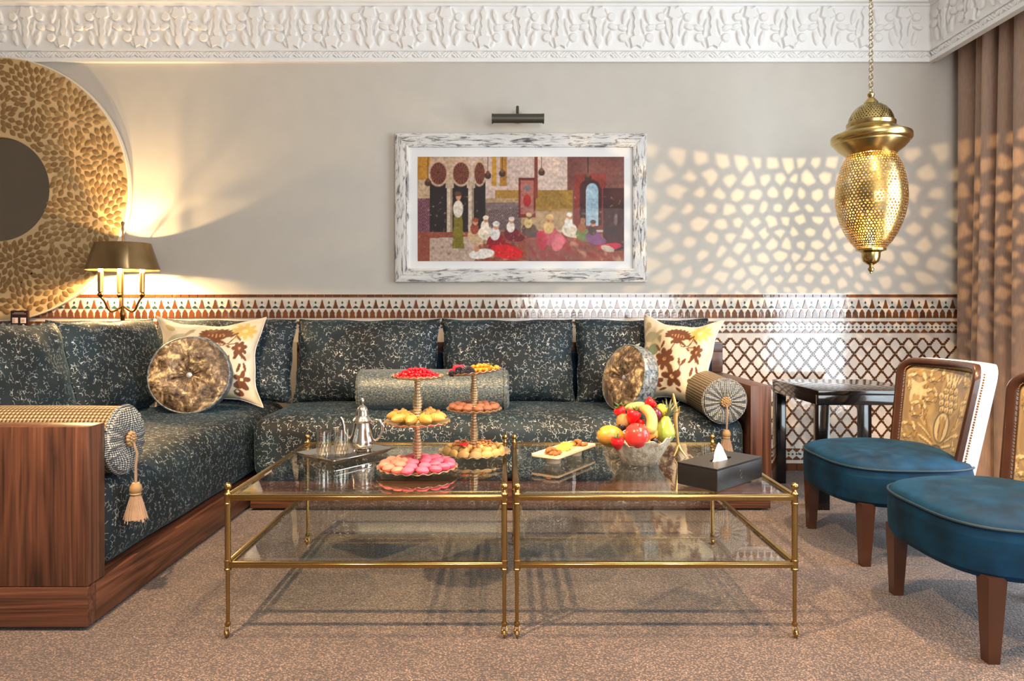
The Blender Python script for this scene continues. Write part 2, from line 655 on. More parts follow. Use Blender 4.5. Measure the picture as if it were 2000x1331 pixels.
    def mesh(s, name, mats, angle=38):
        me = bpy.data.meshes.new(name)
        me.from_pydata(s.v, [], s.f)
        me.validate()
        if not isinstance(mats, (list, tuple)):
            mats = [mats]
        for m in mats:
            me.materials.append(M[m])
        if len(mats) > 1 and len(me.polygons) == len(s.m):
            me.polygons.foreach_set('material_index', s.m)
        bm = bmesh.new()
        bm.from_mesh(me)
        bmesh.ops.recalc_face_normals(bm, faces=bm.faces)
        bm.to_mesh(me)
        bm.free()
        me.polygons.foreach_set('use_smooth', [True] * len(me.polygons))
        me.set_sharp_from_angle(angle=R(angle))
        return me

    def build(s, name, mats, parent=None, loc=(0, 0, 0), rot=(0, 0, 0), angle=38):
        return obj(name, s.mesh(name, mats, angle), parent, loc, rot)


def obj(name, me, parent=None, loc=(0, 0, 0), rot=(0, 0, 0)):
    o = bpy.data.objects.new(name, me)
    COL.objects.link(o)
    o.location = loc
    o.rotation_euler = rot
    if parent is not None:
        o.parent = parent
    return o


def tag(o, label=None, cat=None, group=None, kind=None):
    if label:
        o['label'] = label
    if cat:
        o['category'] = cat
    if group:
        o['group'] = group
    if kind:
        o['kind'] = kind
    return o


def thing(name, label, cat, loc=(0, 0, 0), rot=(0, 0, 0), group=None):
    o = bpy.data.objects.new(name, None)
    o.empty_display_size = 0.05
    COL.objects.link(o)
    o.location = loc
    o.rotation_euler = rot
    return tag(o, label, cat, group)


def dup(root, loc=None, rot=None, label=None, scale=None):
    r = root.copy()
    COL.objects.link(r)
    if loc is not None:
        r.location = loc
    if rot is not None:
        r.rotation_euler = rot
    if label:
        r['label'] = label
    if scale:
        r.scale = (scale,) * 3
    for ch in list(root.children):
        c = ch.copy()
        COL.objects.link(c)
        c.parent = r
        for g in list(ch.children):
            d = g.copy()
            COL.objects.link(d)
            d.parent = c
    return r


def struct(o):
    o['kind'] = 'structure'
    return o


def set_paint(me, cols):
    a = me.color_attributes.new('paint', 'FLOAT_COLOR', 'POINT')
    c = np.ones((len(me.vertices), 4), dtype=np.float32)
    c[:, :3] = cols
    a.data.foreach_set('color', c.ravel())


def lin(rgb):
    return np.array(srgb(*rgb)[:3], dtype=np.float64)


class Paint:
    """flat print: colours evaluated on arrays of (u, v)"""
    def __init__(s, u, v, base):
        s.u, s.v = np.asarray(u, float), np.asarray(v, float)
        s.c = np.tile(lin(base), (len(s.u), 1))

    def noise(s, f, seed=0):
        u, v = s.u * f, s.v * f
        r = np.zeros_like(u)
        rs = np.random.RandomState(seed)
        for k in range(7):
            a, b, p, q = rs.uniform(-1, 1), rs.uniform(-1, 1), rs.uniform(0, 6), rs.uniform(0.6, 1.9)
            r += np.sin((a * u + b * v) * 6 * q + p + 1.3 * np.sin((b * u - a * v) * 4 * q + p * 2))
        return r / 7

    def put(s, mask, col, a=1.0):
        col = lin(col) if not isinstance(col, np.ndarray) else col
        m = (np.asarray(mask, float) * a)[:, None]
        s.c = s.c * (1 - m) + col * m
        return s

    def rect(s, x0, x1, y0, y1, col, a=1.0):
        return s.put((s.u >= x0) & (s.u <= x1) & (s.v >= y0) & (s.v <= y1), col, a)

    def ell(s, x, y, rx, ry, col, rot=0.0, a=1.0):
        c, sn = math.cos(rot), math.sin(rot)
        dx, dy = s.u - x, s.v - y
        p, q = (dx * c + dy * sn) / rx, (-dx * sn + dy * c) / ry
        return s.put(np.clip((1 - (p * p + q * q)) * 6, 0, 1), col, a)

    def poly(s, pts, col, a=1.0):
        ins = np.zeros(len(s.u), bool)
        n = len(pts)
        for i in range(n):
            (x0, y0), (x1, y1) = pts[i], pts[(i + 1) % n]
            if y0 == y1:
                continue
            cr = ((y0 > s.v) != (y1 > s.v)) & (s.u < (x1 - x0) * (s.v - y0) / (y1 - y0) + x0)
            ins ^= cr
        return s.put(ins, col, a)

    def flower(s, x, y, r, col, n=6, heart=None, rot=0.0):
        for k in range(n):
            a = rot + 2 * PI * k / n
            s.ell(x + 0.58 * r * math.cos(a), y + 0.58 * r * math.sin(a), 0.5 * r, 0.3 * r, col, a)
        if heart:
            s.ell(x, y, 0.2 * r, 0.2 * r, heart)
        return s

    def stem(s, pts, w, col):
        for (x0, y0), (x1, y1) in zip(pts, pts[1:]):
            d = max(1e-6, math.hypot(x1 - x0, y1 - y0))
            t = np.clip(((s.u - x0) * (x1 - x0) + (s.v - y0) * (y1 - y0)) / d / d, 0, 1)
            dist = np.hypot(s.u - x0 - t * (x1 - x0), s.v - y0 - t * (y1 - y0))
            s.put(np.clip((w - dist) / w * 2, 0, 1), col)
        return s


# ------------------------------------------------------------------ the room
XL, XR, YF = -4.7, 2.98, -2.5
struct(MB().box(XL - 0.1, XR + 0.15, YF - 0.1, WALL_Y + 0.15, -0.06, 0).build('floor', 'carpet'))
struct(MB().box(XL - 0.1, XR + 0.15, YF - 0.1, WALL_Y + 0.15, CEIL, CEIL + 0.06).build('ceiling', 'ceiling_paint'))
wall_back = struct(MB().box(XL - 0.1, XR + 0.15, WALL_Y, WALL_Y + 0.15, 0, CEIL).build('wall_back', 'wall_paint'))
struct(MB().box(XL - 0.1, XL, YF, WALL_Y, 0, CEIL).build('wall_left', 'wall_paint'))
WY0, WY1, WZ0, WZ1 = 0.95, 2.95, 0.1, 2.6
m = MB()
m.box(XR, XR + 0.12, WY1, WALL_Y, 0, CEIL).box(XR, XR + 0.12, YF, WY0, 0, CEIL)
m.box(XR, XR + 0.12, WY0, WY1, 0, WZ0).box(XR, XR + 0.12, WY0, WY1, WZ1, CEIL)
struct(m.build('wall_right', 'wall_paint'))
m = MB()
m.box(XL, 0.25, YF - 0.1, YF, 0, CEIL).box(2.75, XR, YF - 0.1, YF, 0, CEIL).box(0.25, 2.75, YF - 0.1, YF, 0, 0.75).box(0.25, 2.75, YF - 0.1, YF, 2.75, CEIL)
struct(m.build('wall_front', 'wall_paint'))


def window(name, p0, p1, z0, z1, axis):
    """frame with two leaves and panes; axis 'y' = in the right wall, 'x' = in the front wall"""
    root = bpy.data.objects.new(name, None)
    COL.objects.link(root)
    struct(root)
    def bx(a0, a1, c0, c1, d0, d1, mb):
        if axis == 'y':
            mb.box(XR + d0, XR + d1, a0, a1, c0, c1)
        else:
            mb.box(a0, a1, YF - d1, YF - d0, c0, c1)
    f = MB()
    w = 0.06
    bx(p0, p1, z0, z0 + w, 0.02, 0.09, f)
    bx(p0, p1, z1 - w, z1, 0.02, 0.09, f)
    for a in (p0, (p0 + p1) / 2 - w / 2, p1 - w):
        bx(a, a + w, z0 + w, z1 - w, 0.02, 0.09, f)
    f.build('window_frame', 'window_frame_white', root)
    for a, b in ((p0 + w, (p0 + p1) / 2 - w / 2), ((p0 + p1) / 2 + w / 2, p1 - w)):
        g = MB()
        bx(a, b, z0 + w, z1 - w, 0.05, 0.056, g)
        g.build('pane', 'window_glass', root)


window('window_1', WY0, WY1, WZ0, WZ1, 'y')
window('window_2', 0.25, 2.75, 0.75, 2.75, 'x')  # unseen opening added behind the camera for the rear fill

# ---------------- zellige dado on the back wall (307 px of the photograph are a metre here)
PX = 1 / 307.0
TY = WALL_Y - 0.010       # face of the white bed


def wx(px):
    return (px - 990) * PX


def wz(py):
    return 1 + (612 - py) * PX


MB().box(XL, XR, TY, WALL_Y, 0, wz(573.5)).build('tile_bed', 'grout', wall_back)


def tile_mesh(name, pts, mat, d=0.006, k=0.93):
    return MB().relief([(x * PX, z * PX) for x, z in pts], 0, d, k).mesh(name, mat, 30)


def mirror(half):
    return half + [(-x, z) for x, z in reversed(half) if abs(x) > 1e-6]


def tiles(name, me, spots, jig=0.7):
    for px, py in spots:
        obj(name, me, wall_back, (wx(px), TY, wz(py)), (R(random.uniform(-jig, jig)), 0, R(random.uniform(-jig, jig))))


me = tile_mesh('edge_tile', [(-7.9, -2.8), (7.9, -2.8), (7.9, 2.8), (-7.9, 2.8)], 'tile_brown')
tiles('edge_tile', me, [(-30 + 16.4 * k, 578.4) for k in range(118)])
P0, PB = 447.6, 26.12
bell = mirror([(0, 17.5), (1.3, 15), (1.9, 11.5), (2.3, 9.5), (3.2, 6.5), (4.7, 3), (5.3, 0)])
me = tile_mesh('bell_tile', bell, 'tile_brown')
bells = [P0 + PB * k for k in range(-18, 56)]
tiles('bell_tile', me, [(x, 602.8) for x in bells])
me = tile_mesh('crescent_tile', mirror([(0, 4.8), (2.2, 3.4), (5.6, 0.2), (3, -0.4)]), 'tile_green')
tiles('crescent_tile', me, [(x + PB / 2, 602) for x in bells])
merlon = mirror([(0, 16.8), (1.7, 15.8), (2.8, 13.2), (4.6, 10.6), (4.7, 8.8), (4.3, 6.8), (5.3, 3), (6.1, 0)])
me = tile_mesh('merlon_tile', merlon, 'tile_brown')
tiles('merlon_tile', me, [(x + s * 6.53, 621.6) for x in bells for s in (-1, 1)])
PT = 15.4
tri = mirror([(0, 7.2), (7.0, 1.4), (7.0, -0.6)])
me_t = tile_mesh('triangle_tile', tri, 'tile_brown')
me_d = tile_mesh('triangle_tile_down', [(x, -z) for x, z in tri][::-1], 'tile_brown')
# the upper border is hidden by the cushions from x 560 to 1390 except a strip, built whole for its upper row
xs = [-30 + PT * k for k in range(124)]
tiles('triangle_tile', me_d, [(x, 628.6) for x in xs])
tiles('triangle_tile', me_t, [(x, 650.0) for x in xs if x < 330 or x > 1370])
xr = [1385 + PT * k for k in range(32)]
tiles('triangle_tile', me_d, [(x, 876) for x in xr])
tiles('triangle_tile', me_t, [(x, 897.4) for x in xr])
# joint-sized green inlay: too small to pick apart
m = MB()
def inlay(px, py, w, h, mat=0):
    m.relief([((px - 990 + a * w) * PX, (612 - py + b * h) * PX) for a, b in ((0, -1), (1, 0), (0, 1), (-1, 0))], 0, 0.004, 0.9)
for x in bells:
    inlay(x + PB / 2, 591.5, 1.9, 3.2)
for x in xs:
    for q in (0, PT / 2):
        inlay(x + q, 639.3, 2.2, 2.2)
for x in xr:
    for q in (0, PT / 2):
        inlay(x + q, 886.7, 2.2, 2.2)
# diamond lattice
LW, LH = 26.7, 32.4
LY0 = 675.5
X0, X1 = 1372, 1858
for j in range(0, 13):
    for i in range(-1, 20):
        cx_ = X0 + LW * i + (LW / 2 if j % 2 else 0)
        inlay(cx_, LY0 + j * LH / 2 + LH / 2, 1.7, 2.4)
tag(m.build('green_inlay', 'tile_green', wall_back, (0, TY, 1)), kind='stuff')
dm = [(0, 13.2), (2.7, 10.2), (4.4, 9.7), (4.7, 7.2), (7.4, 5.9), (7.7, 3.7), (10.3, 0)]
quad = dm + [(x, -z) for x, z in reversed(dm[:-1])] 
full = quad + [(-x, z) for x, z in reversed(quad[1:-1])]
me = tile_mesh('diamond_tile', full, 'tile_white', 0.005, 0.96)
spots = []
for j in range(13):
    for i in range(-1, 20):
        cx_ = X0 + LW * i + (LW / 2 if j % 2 else 0)
        if 1380 < cx_ < 1856:
            spots.append((cx_, LY0 + j * LH / 2))
tiles('diamond_tile', me, spots)
m = MB()
bw = 2.3
for j in range(-1, 13):
    for i in range(-1, 20):
        cx_ = X0 + LW * i + (LW / 2 if j % 2 else 0)
        cy_ = LY0 + j * LH / 2
        if not (1366 < cx_ < 1862):
            continue
        for s in (-1, 1):
            for q in range(4):
                t_ = 0.19 + 0.207 * q
                bx_, by_ = cx_ + s * LW / 2 * t_, cy_ + LH / 2 * (1 - t_)
                if by_ < 658 or by_ > 870:
                    continue
                m.relief([((bx_ - 990 + a * bw) * PX, (612 - by_ + b * bw) * PX) for a, b in ((-1, -1), (1, -1), (1, 1), (-1, 1))], 0, 0.005, 0.92)
tag(m.build('lattice_inlay', 'tile_brown', wall_back, (0, TY, 1)), kind='stuff')
me = tile_mesh('skirting_tile', [(-9.3, -7.2), (9.3, -7.2), (9.3, 7.2), (-9.3, 7.2)], 'tile_brown')
tiles('skirting_tile', me, [(1352 + 19.2 * k, 911.6) for k in range(27)])

# ---------------- carved plaster cornice
FY = 4.35
KP = FY / 1340
SECT = [(0.030, 2.590, 2.615), (0.014, 2.615, 2.660), (0.028, 2.660, 2.667), (0.020, 2.667, 2.675), (0.010, 2.675, 2.948),
        (0.022, 2.948, 2.962), (0.05, 2.962, 2.985), (0.075, 2.985, 3.02), (0.12, 3.02, 3.06), (0.16, 3.06, CEIL)]
PEL = 2.700               # face plane of the pelmet over the curtain
trim1 = MB()
trim2 = MB()
for d, z0, z1 in SECT:
    trim1.box(XL, PEL, WALL_Y - d, WALL_Y, z0, z1)
    trim2.box(PEL - d, PEL + 0.014, YF, WALL_Y - d, z0, z1)
trim1 = struct(trim1.build('trim_1', 'plaster'))
trim2 = struct(trim2.build('trim_2', 'plaster'))


def ell(cx, cz, rx, rz, rot=0, n=14):
    c, s = math.cos(rot), math.sin(rot)
    return [(cx + rx * math.cos(2 * PI * k / n) * c - rz * math.sin(2 * PI * k / n) * s,
             cz + rx * math.cos(2 * PI * k / n) * s + rz * math.sin(2 * PI * k / n) * c) for k in range(n)]


def sc(poly):
    return [(x * KP, z * KP) for x, z in poly]


m = MB()
m.relief(sc(mirror([(0, 41), (7.5, 30), (2.8, 21), (6, 9), (3.6, -1), (7.5, -12), (4.5, -22)])), 0, 0.019, 0.84)
m.relief(sc([(-14, -21), (-7, -16.5), (0, -19), (7, -16.5), (14, -21), (9.5, -41), (0, -36), (-9.5, -41)]), 0, 0.020, 0.85)
for s in (-1, 1):
    m.relief(sc(ell(s * 26, -20, 9, 9)), 0, 0.017, 0.74)
    m.relief(sc(ell(s * 28, -1, 10.5, 6.5, s * 0.35)), 0, 0.017, 0.74)
    m.relief(sc(ell(s * 22, 21, 5.2, 15, s * 0.22)), 0, 0.017, 0.7)
    m.relief(sc(ell(s * 13.5, 1, 4.0, 17, s * 0.2)), 0, 0.015, 0.7)
    m.relief(sc(ell(s * 17, -32, 3.0, 7, -s * 0.5)), 0, 0.010, 0.6)
me_motif = m.mesh('plaster_motif', 'plaster', 45)
PITCH = 74.4 * KP
x_first = (52.5 - 990) * KP
for k in range(-2, 25):
    x = x_first + k * PITCH
    if x > PEL - 0.1:
        continue
    up = (k % 2 == 1) if k < 8 else (k % 2 == 0)
    if k == 7:
        up = True
    obj('plaster_motif', me_motif, trim1, (x, WALL_Y - 0.010, 2.812), (0, 0 if up else PI, 0))
for k in range(9):
    y = WALL_Y - 0.16 - k * PITCH
    obj('plaster_motif', me_motif, trim2, (PEL - 0.010, y, 2.812), (0, 0 if k % 2 else PI, 0) if False else ((0, 0, -PI / 2) if k % 2 else (PI, 0, PI / 2)))
m = MB()
m.relief(sc(ell(0, 0, 8.6, 2.5, 0.7, 12)), 0, 0.013, 0.6)
me_leaf = m.mesh('moulding_leaf', 'plaster', 50)
m = MB()
m.relief(sc(ell(0, 0, 8.6, 2.5, -0.7, 12)), 0, 0.013, 0.6)
me_leaf2 = m.mesh('moulding_leaf', 'plaster', 50)
for k in range(290):
    x = -3.35 + k * 0.0209
    if x > PEL - 0.03:
        break
    obj('moulding_leaf', me_leaf if (k // 3) % 2 else me_leaf2, trim1, (x, WALL_Y - 0.014, 2.6375))
for k in range(70):
    y = WALL_Y - 0.05 - k * 0.0209
    obj('moulding_leaf', me_leaf if (k // 3) % 2 else me_leaf2, trim2, (PEL - 0.014, y, 2.6375), (0, 0, -PI / 2))


# ------------------------------------------------------------------ sofa units
SEAT = 0.48
t = thing('corner_sofa', 'long left sofa section in walnut and dark teal velvet, running towards the back wall', 'sofa', (-1.76, 3.2, 0))
def rel(mb, ox, oy, oz=0):
    mb.v = [(x - ox, y - oy, z - oz) for x, y, z in mb.v]
    return mb
L = lambda mb: rel(mb, -1.76, 3.2)
L(MB().box(-2.19, -1.345, 2.18, 4.28, 0, 0.014)).build('foot_recess', 'recess_shade', t)
L(MB().bbox(-2.21, -1.318, 2.155, 2.20, 0.012, 0.138, 0.002)).build('plinth', 'walnut_x', t)
L(MB().bbox(-2.21, -1.318, 2.201, 4.30, 0.012, 0.138, 0.002)).build('plinth', 'walnut_y', t)
L(MB().bbox(-2.21, -1.318, 2.155, 2.25, 0.140, 0.642, 0.0025)).build('arm_panel', 'walnut_z', t)
def wob(p, a=0.006):
    return (p.x + a * 0.5 * math.sin(p.y * 11 + p.z * 9), p.y + a * 0.5 * math.sin(p.x * 9 + p.z * 13), p.z + a * math.sin(p.x * 6.5 + 1) * math.sin(p.y * 5.3) * min(1, max(0, (p.z - 0.3) * 6)))
def sag(p):
    # crowned mattress: falls off softly towards the open long edge
    e = max(0.0, 1 - (-1.335 - p.x) / 0.30)
    z = p.z - (0.03 * e * e if p.z > 0.3 else 0)
    return wob(Vector((p.x, p.y, z)))
L(MB().round_box(-2.145, -1.332, 2.256, 4.21, 0.139, SEAT, 0.075, 22, sag)).build('seat_mattress', 'squiggle_velvet', t)
b = L(MB().bbox(-2.21, -2.15, 2.255, 4.30, 0.139, 0.80, 0.003))
b.build('back_frame', 'walnut_y', t)
L(MB().round_box(-2.155, -2.125, 2.36, 4.20, SEAT + 0.0, 0.76, 0.012, 4)).build('back_panel', 'squiggle_velvet', t)

t = thing('sofa', 'wide back sofa section in walnut and dark teal velvet along the tiled wall', 'sofa', (0.0, 3.9, 0))
L = lambda mb: rel(mb, 0, 3.9)
L(MB().box(-1.285, 1.30, 3.50, 4.28, 0, 0.014)).build('foot_recess', 'recess_shade', t)
L(MB().bbox(-1.297, 1.333, 3.468, 4.30, 0.012, 0.138, 0.002)).build('plinth', 'walnut_x', t)
L(MB().bbox(1.227, 1.333, 3.454, 4.30, 0.140, 0.634, 0.0025)).build('arm_panel', 'walnut_z', t)
def sag2(p):
    e = max(0.0, 1 - (p.y - 3.476) / 0.30)
    z = p.z - (0.025 * e * e if p.z > 0.3 else 0)
    return wob(Vector((p.x, p.y, z)))
L(MB().round_box(-1.30, 1.218, 3.476, 4.215, 0.139, SEAT, 0.075, 22, sag2)).build('seat_mattress', 'squiggle_velvet', t)
m = MB()
m.bbox(-1.297, 1.333, 4.235, 4.30, 0.76, 0.82, 0.003)
m.bbox(1.262, 1.333, 4.235, 4.30, 0.636, 0.76, 0.003).bbox(-1.297, -1.23, 4.235, 4.30, 0.139, 0.76, 0.003)
m.bbox(-1.23, 1.227, 4.235, 4.30, 0.139, 0.30, 0.003)
L(m).build('back_frame', 'walnut_x', t)
L(MB().round_box(-1.228, 1.258, 4.222, 4.272, 0.302, 0.758, 0.012, 4)).build('back_panel', 'teal_velvet', t)


# ------------------------------------------------------------------ cushions
def pillow_mb(w, h, th, n=26, pinch=0.05, seed=0, e=4, ex=0.55, wr=0.006):
    rs = random.Random(seed)
    ph = [rs.uniform(0, 6) for _ in range(6)]
    def side(sgn):
        def f(a, b):
            # even steps, slightly denser at the rim
            u = math.sin((a * 2 - 1) * PI / 2 * 0.9) / math.sin(PI / 2 * 0.9)
            v = math.sin((b * 2 - 1) * PI / 2 * 0.9) / math.sin(PI / 2 * 0.9)
            x = u * w / 2 * (1 - pinch * (1 - v * v) * u * u)
            z = h / 2 + v * h / 2 * (1 - pinch * 1.2 * (1 - u * u) * v * v)
            d = th / 2 * (max(0, (1 - abs(u) ** e)) * max(0, (1 - abs(v) ** e))) ** ex
            rim = (1 - abs(u) ** 6) * (1 - abs(v) ** 6)
            d += rim * wr * (math.sin(u * 7 + v * 4 + ph[0]) + 0.7 * math.sin(v * 9 - u * 5 + ph[1]) + 0.5 * math.sin(u * 15 + ph[2]) * v)
            x += 0.004 * math.sin(v * 8 + ph[3])
            z += 0.004 * math.sin(u * 8 + ph[4])
            return (x, sgn * d, z)
        return f
    return side


def pillow(name, label, cat, loc, rz, lean, w, h, th, mat, group=None, seed=0, pinch=0.05, piping=None, n=26, e=4, ex=0.55, paint=None, roll=0.0):
    t = thing(name, label, cat, loc, (-R(lean), R(roll), R(rz)), group)
    side = pillow_mb(w, h, th, n, pinch, seed, e, ex)
    f = MB().grid(n, n, side(-1))
    o = f.build('front_panel' if paint else 'cover', mat, t)
    if paint:
        uv = [((i / n), (j / n)) for j in range(n + 1) for i in range(n + 1)]
        uu = np.array([(math.sin((a * 2 - 1) * PI / 2 * 0.9) / math.sin(PI / 2 * 0.9) + 1) / 2 for a, b in uv])
        vv = np.array([(math.sin((b * 2 - 1) * PI / 2 * 0.9) / math.sin(PI / 2 * 0.9) + 1) / 2 for a, b in uv])
        set_paint(o.data, paint(uu, vv))
    bk = MB().grid(26, 26, side(1))
    bk.build('back_panel', mat if not paint else 'paper_white', t)
    # seam cord
    pts = []
    for k in range(80):
        q = k / 80 * 4
        i, fr = int(q), (q % 1)
        a, b_ = [(fr, 0), (1, fr), (1 - fr, 1), (0, 1 - fr)][i]
        pts.append(side(-1)(a, b_))
    MB().tube(pts, 0.0035, 6, True).build('seam_piping', piping or mat, t)
    return t


BG = 'teal back cushions'
for nm, X, W, seed, lab in [
        ('back_cushion', -1.69, 0.84, 1, 'dark teal back cushion behind the left floral pillow'),
        ('back_cushion', -0.83, 0.85, 2, 'pale shimmering teal back cushion behind the middle bolster'),
        ('back_cushion', 0.005, 0.785, 3, 'teal velvet back cushion under the centre of the framed picture'),
        ('back_cushion', 0.81, 0.80, 4, 'dark teal back cushion behind the right floral pillow')]:
    pillow(nm, lab, 'cushion', (X, 4.03, SEAT - 0.005), 0, 13, W, 0.50, 0.19, 'squiggle_velvet', BG, seed, 0.035)
pillow('back_cushion', 'dark teal cushion in the sofa corner, left of the floral pillow', 'cushion', (-1.99, 3.56, SEAT - 0.005), 84, 12, 0.80, 0.50, 0.19, 'squiggle_velvet', BG, 5, 0.035)
pillow('back_cushion', 'dark teal cushion at the left photo edge behind the gold bolster', 'cushion', (-1.97, 2.76, SEAT - 0.005), 90, 12, 0.76, 0.49, 0.19, 'squiggle_velvet', BG, 6, 0.035)


def floral_paint(seed):
    def f(u, v):
        p = Paint(u, v, (222, 208, 180))
        n = p.noise(1.2, seed)
        p.put(np.clip(n * 2 - 0.2, 0, 1), (202, 180, 134), 0.6)
        p.put(np.clip(p.noise(2.0, seed + 3) * 2.4 - 0.5, 0, 1) * (u < 0.42) * (v > 0.45), (112, 124, 92), 0.95)
        p.put(np.clip(p.noise(3.0, seed + 5) * 3 - 0.9, 0, 1) * (u < 0.36) * (v > 0.3), (70, 76, 52), 0.7)
        p.put(np.clip(p.noise(2.6, seed + 8) * 3 - 0.9, 0, 1) * (v < 0.22), (150, 152, 110), 0.7)
        p.ell(0.20, 0.74, 0.12, 0.06, (150, 150, 120), 0.5, 0.7).ell(0.27, 0.60, 0.085, 0.07, (84, 112, 86), 0.3, 0.85).ell(0.13, 0.88, 0.06, 0.04, (176, 158, 96), -0.4, 0.8).ell(0.16, 0.56, 0.05, 0.06, (64, 58, 40), 0.2, 0.7).ell(0.33, 0.83, 0.06, 0.025, (140, 126, 84), 0.8, 0.7)
        # yellow bloom at the upper right
        for k in range(9):
            a = 2 * PI * k / 9
            p.ell(0.83 + 0.075 * math.cos(a), 0.83 + 0.06 * math.sin(a), 0.062, 0.026, (206, 176, 70), a, 0.85)
        p.ell(0.83, 0.83, 0.03, 0.025, (226, 206, 140))
        p.put(np.clip(p.noise(1.0, seed + 1) * 1.5, 0, 1) * (u > 0.62) * (v > 0.2) * (v < 0.7), (240, 234, 222), 0.7)
        p.put(np.clip(p.noise(3.5, seed + 12) * 3 - 1.0, 0, 1), (176, 150, 98), 0.5)
        p.put(np.clip(p.noise(4, seed + 9) * 3 - 0.8, 0, 1) * (u > 0.7) * (v > 0.7), (196, 160, 60), 0.6)
        br, lb = (104, 56, 24), (196, 150, 96)
        # large brown blooms, stems and leaves
        for k in range(11):
            a = PI * (k / 10) * 1.15 - 0.2
            p.ell(0.57 + 0.10 * math.cos(a), 0.79 + 0.055 * math.sin(a), 0.065, 0.026, br, a)
        p.ell(0.57, 0.775, 0.11, 0.055, br)
        for k in range(5):
            p.ell(0.50 + 0.035 * k, 0.785, 0.006, 0.028, lb, 0.2 * (k - 2))
        p.ell(0.57, 0.705, 0.05, 0.02, br, 0.3).ell(0.63, 0.70, 0.05, 0.018, br, -0.5).ell(0.52, 0.70, 0.045, 0.018, br, 0.9)
        p.stem([(0.58, 0.74), (0.62, 0.66), (0.70, 0.68), (0.75, 0.74), (0.77, 0.80)], 0.008, br)
        p.ell(0.735, 0.775, 0.04, 0.013, br, 0.7).ell(0.79, 0.73, 0.045, 0.014, br, -0.9).ell(0.70, 0.64, 0.035, 0.012, br, -0.6)
        p.stem([(0.70, 0.66), (0.78, 0.67), (0.82, 0.62), (0.84, 0.5)], 0.007, br)
        p.flower(0.82, 0.61, 0.085, br, 7, lb, 0.4)
        p.ell(0.86, 0.52, 0.05, 0.02, br, -0.9).ell(0.78, 0.53, 0.05, 0.02, br, 0.9)
        p.ell(0.80, 0.40, 0.055, 0.018, br, 1.3).ell(0.87, 0.41, 0.055, 0.018, br, 1.9)
        p.flower(0.85, 0.27, 0.10, br, 5, (240, 220, 180), 0.2).ell(0.81, 0.2, 0.05, 0.045, br).ell(0.88, 0.19, 0.045, 0.04, br)
        p.ell(0.80, 0.10, 0.05, 0.055, br).ell(0.79, 0.12, 0.016, 0.018, (240, 226, 190))
        p.flower(0.45, 0.50, 0.12, br, 7, lb, 0.1).flower(0.57, 0.32, 0.13, br, 5, (225, 190, 140), 0.6).flower(0.36, 0.24, 0.10, br, 6, lb, 0.3)
        p.stem([(0.45, 0.5), (0.5, 0.6), (0.55, 0.7)], 0.009, br).stem([(0.57, 0.32), (0.66, 0.42), (0.68, 0.52)], 0.007, br)
        p.ell(0.69, 0.50, 0.05, 0.018, br, 1.1).ell(0.64, 0.50, 0.045, 0.016, br, 2.0).ell(0.30, 0.42, 0.05, 0.018, br, 0.6).ell(0.34, 0.62, 0.055, 0.02, br, 2.4).ell(0.40, 0.66, 0.05, 0.018, br, 1.2)
        p.ell(0.46, 0.14, 0.05, 0.02, br, 0.5).ell(0.66, 0.18, 0.05, 0.02, br, -0.5).ell(0.33, 0.1, 0.05, 0.02, br, 2.0)
        return p.c
    return f


pillow('floral_pillow', 'cream pillow with brown flowers behind the left round cushion', 'pillow', (-1.665, 3.80, SEAT - 0.005), 8, 14, 0.60, 0.52, 0.15, 'floral_cloth', 'floral pillows', 11, 0.19, 'paper_white', 120, 3, 0.6, floral_paint(2))
pillow('floral_pillow', 'cream pillow with brown flowers beside the right gold bolster', 'pillow', (0.90, 3.83, SEAT - 0.01), -38, 12, 0.48, 0.52, 0.19, 'floral_cloth', 'floral pillows', 14, 0.19, 'paper_white', 120, 3, 0.6, floral_paint(5), 4)


def round_cushion(label, loc, rz, lean, rad, th, seed):
    t = thing('round_cushion', label, 'cushion', loc, (-R(lean), 0, R(rz)), 'round crushed-velvet cushions')
    rs = random.Random(seed)
    nf = 17
    ph = [rs.uniform(0, 6) for _ in range(4)]
    def surf(sgn):
        def f(a, b):
            th_ = 2 * PI * a
            r = b
            d = th * (0.34 + 0.22 * (1 - r ** 4)) * (0.42 + 0.58 * min(1, (r / 0.55)) ** 0.7)
            if r < 0.999:
                d += 0.004 * math.sin(nf * th_ + ph[0] + 2 * r) * math.exp(-((r - 0.25) / 0.2) ** 2) + 0.007 * math.sin(5 * th_ + ph[1] + 7 * r) * (1 - r) * r * 2
            rr = rad * r * (1 + 0.008 * math.sin(5 * th_ + ph[2]))
            return (rr * math.cos(th_), sgn * max(d, 0.016 if r >= 0.999 else 0.0), rad + rr * math.sin(th_))
        return f
    MB().grid(96, 26, surf(-1), closed_u=True).build('front_cover', 'crushed_velvet', t)
    MB().grid(64, 14, surf(1), closed_u=True).build('back_cover', 'crinkled_silver_fabric', t)
    # puffed side band
    def band(a, b):
        q = PI * (b - 0.5)
        rr = rad * (0.995 + 0.045 * math.cos(q)) * (1 + 0.008 * math.sin(5 * 2 * PI * a + ph[2]))
        return (rr * math.cos(2 * PI * a), th * 0.36 * math.sin(q), rad + rr * math.sin(2 * PI * a))
    MB().grid(96, 8, band, closed_u=True).build('side_band', 'crinkled_silver_fabric', t)
    pts = [(rad * 0.985 * math.cos(2 * PI * k / 72), -th * 0.345, rad + rad * 0.985 * math.sin(2 * PI * k / 72)) for k in range(72)]
    MB().tube(pts, 0.004, 6, True).build('piping', 'crinkled_silver_fabric', t)
    MB().ball((0, -th * 0.56 * 0.44 - 0.004, rad), (0.0165, 0.011, 0.0165), 14, 8).build('button', 'crystal_button', t)
    return t


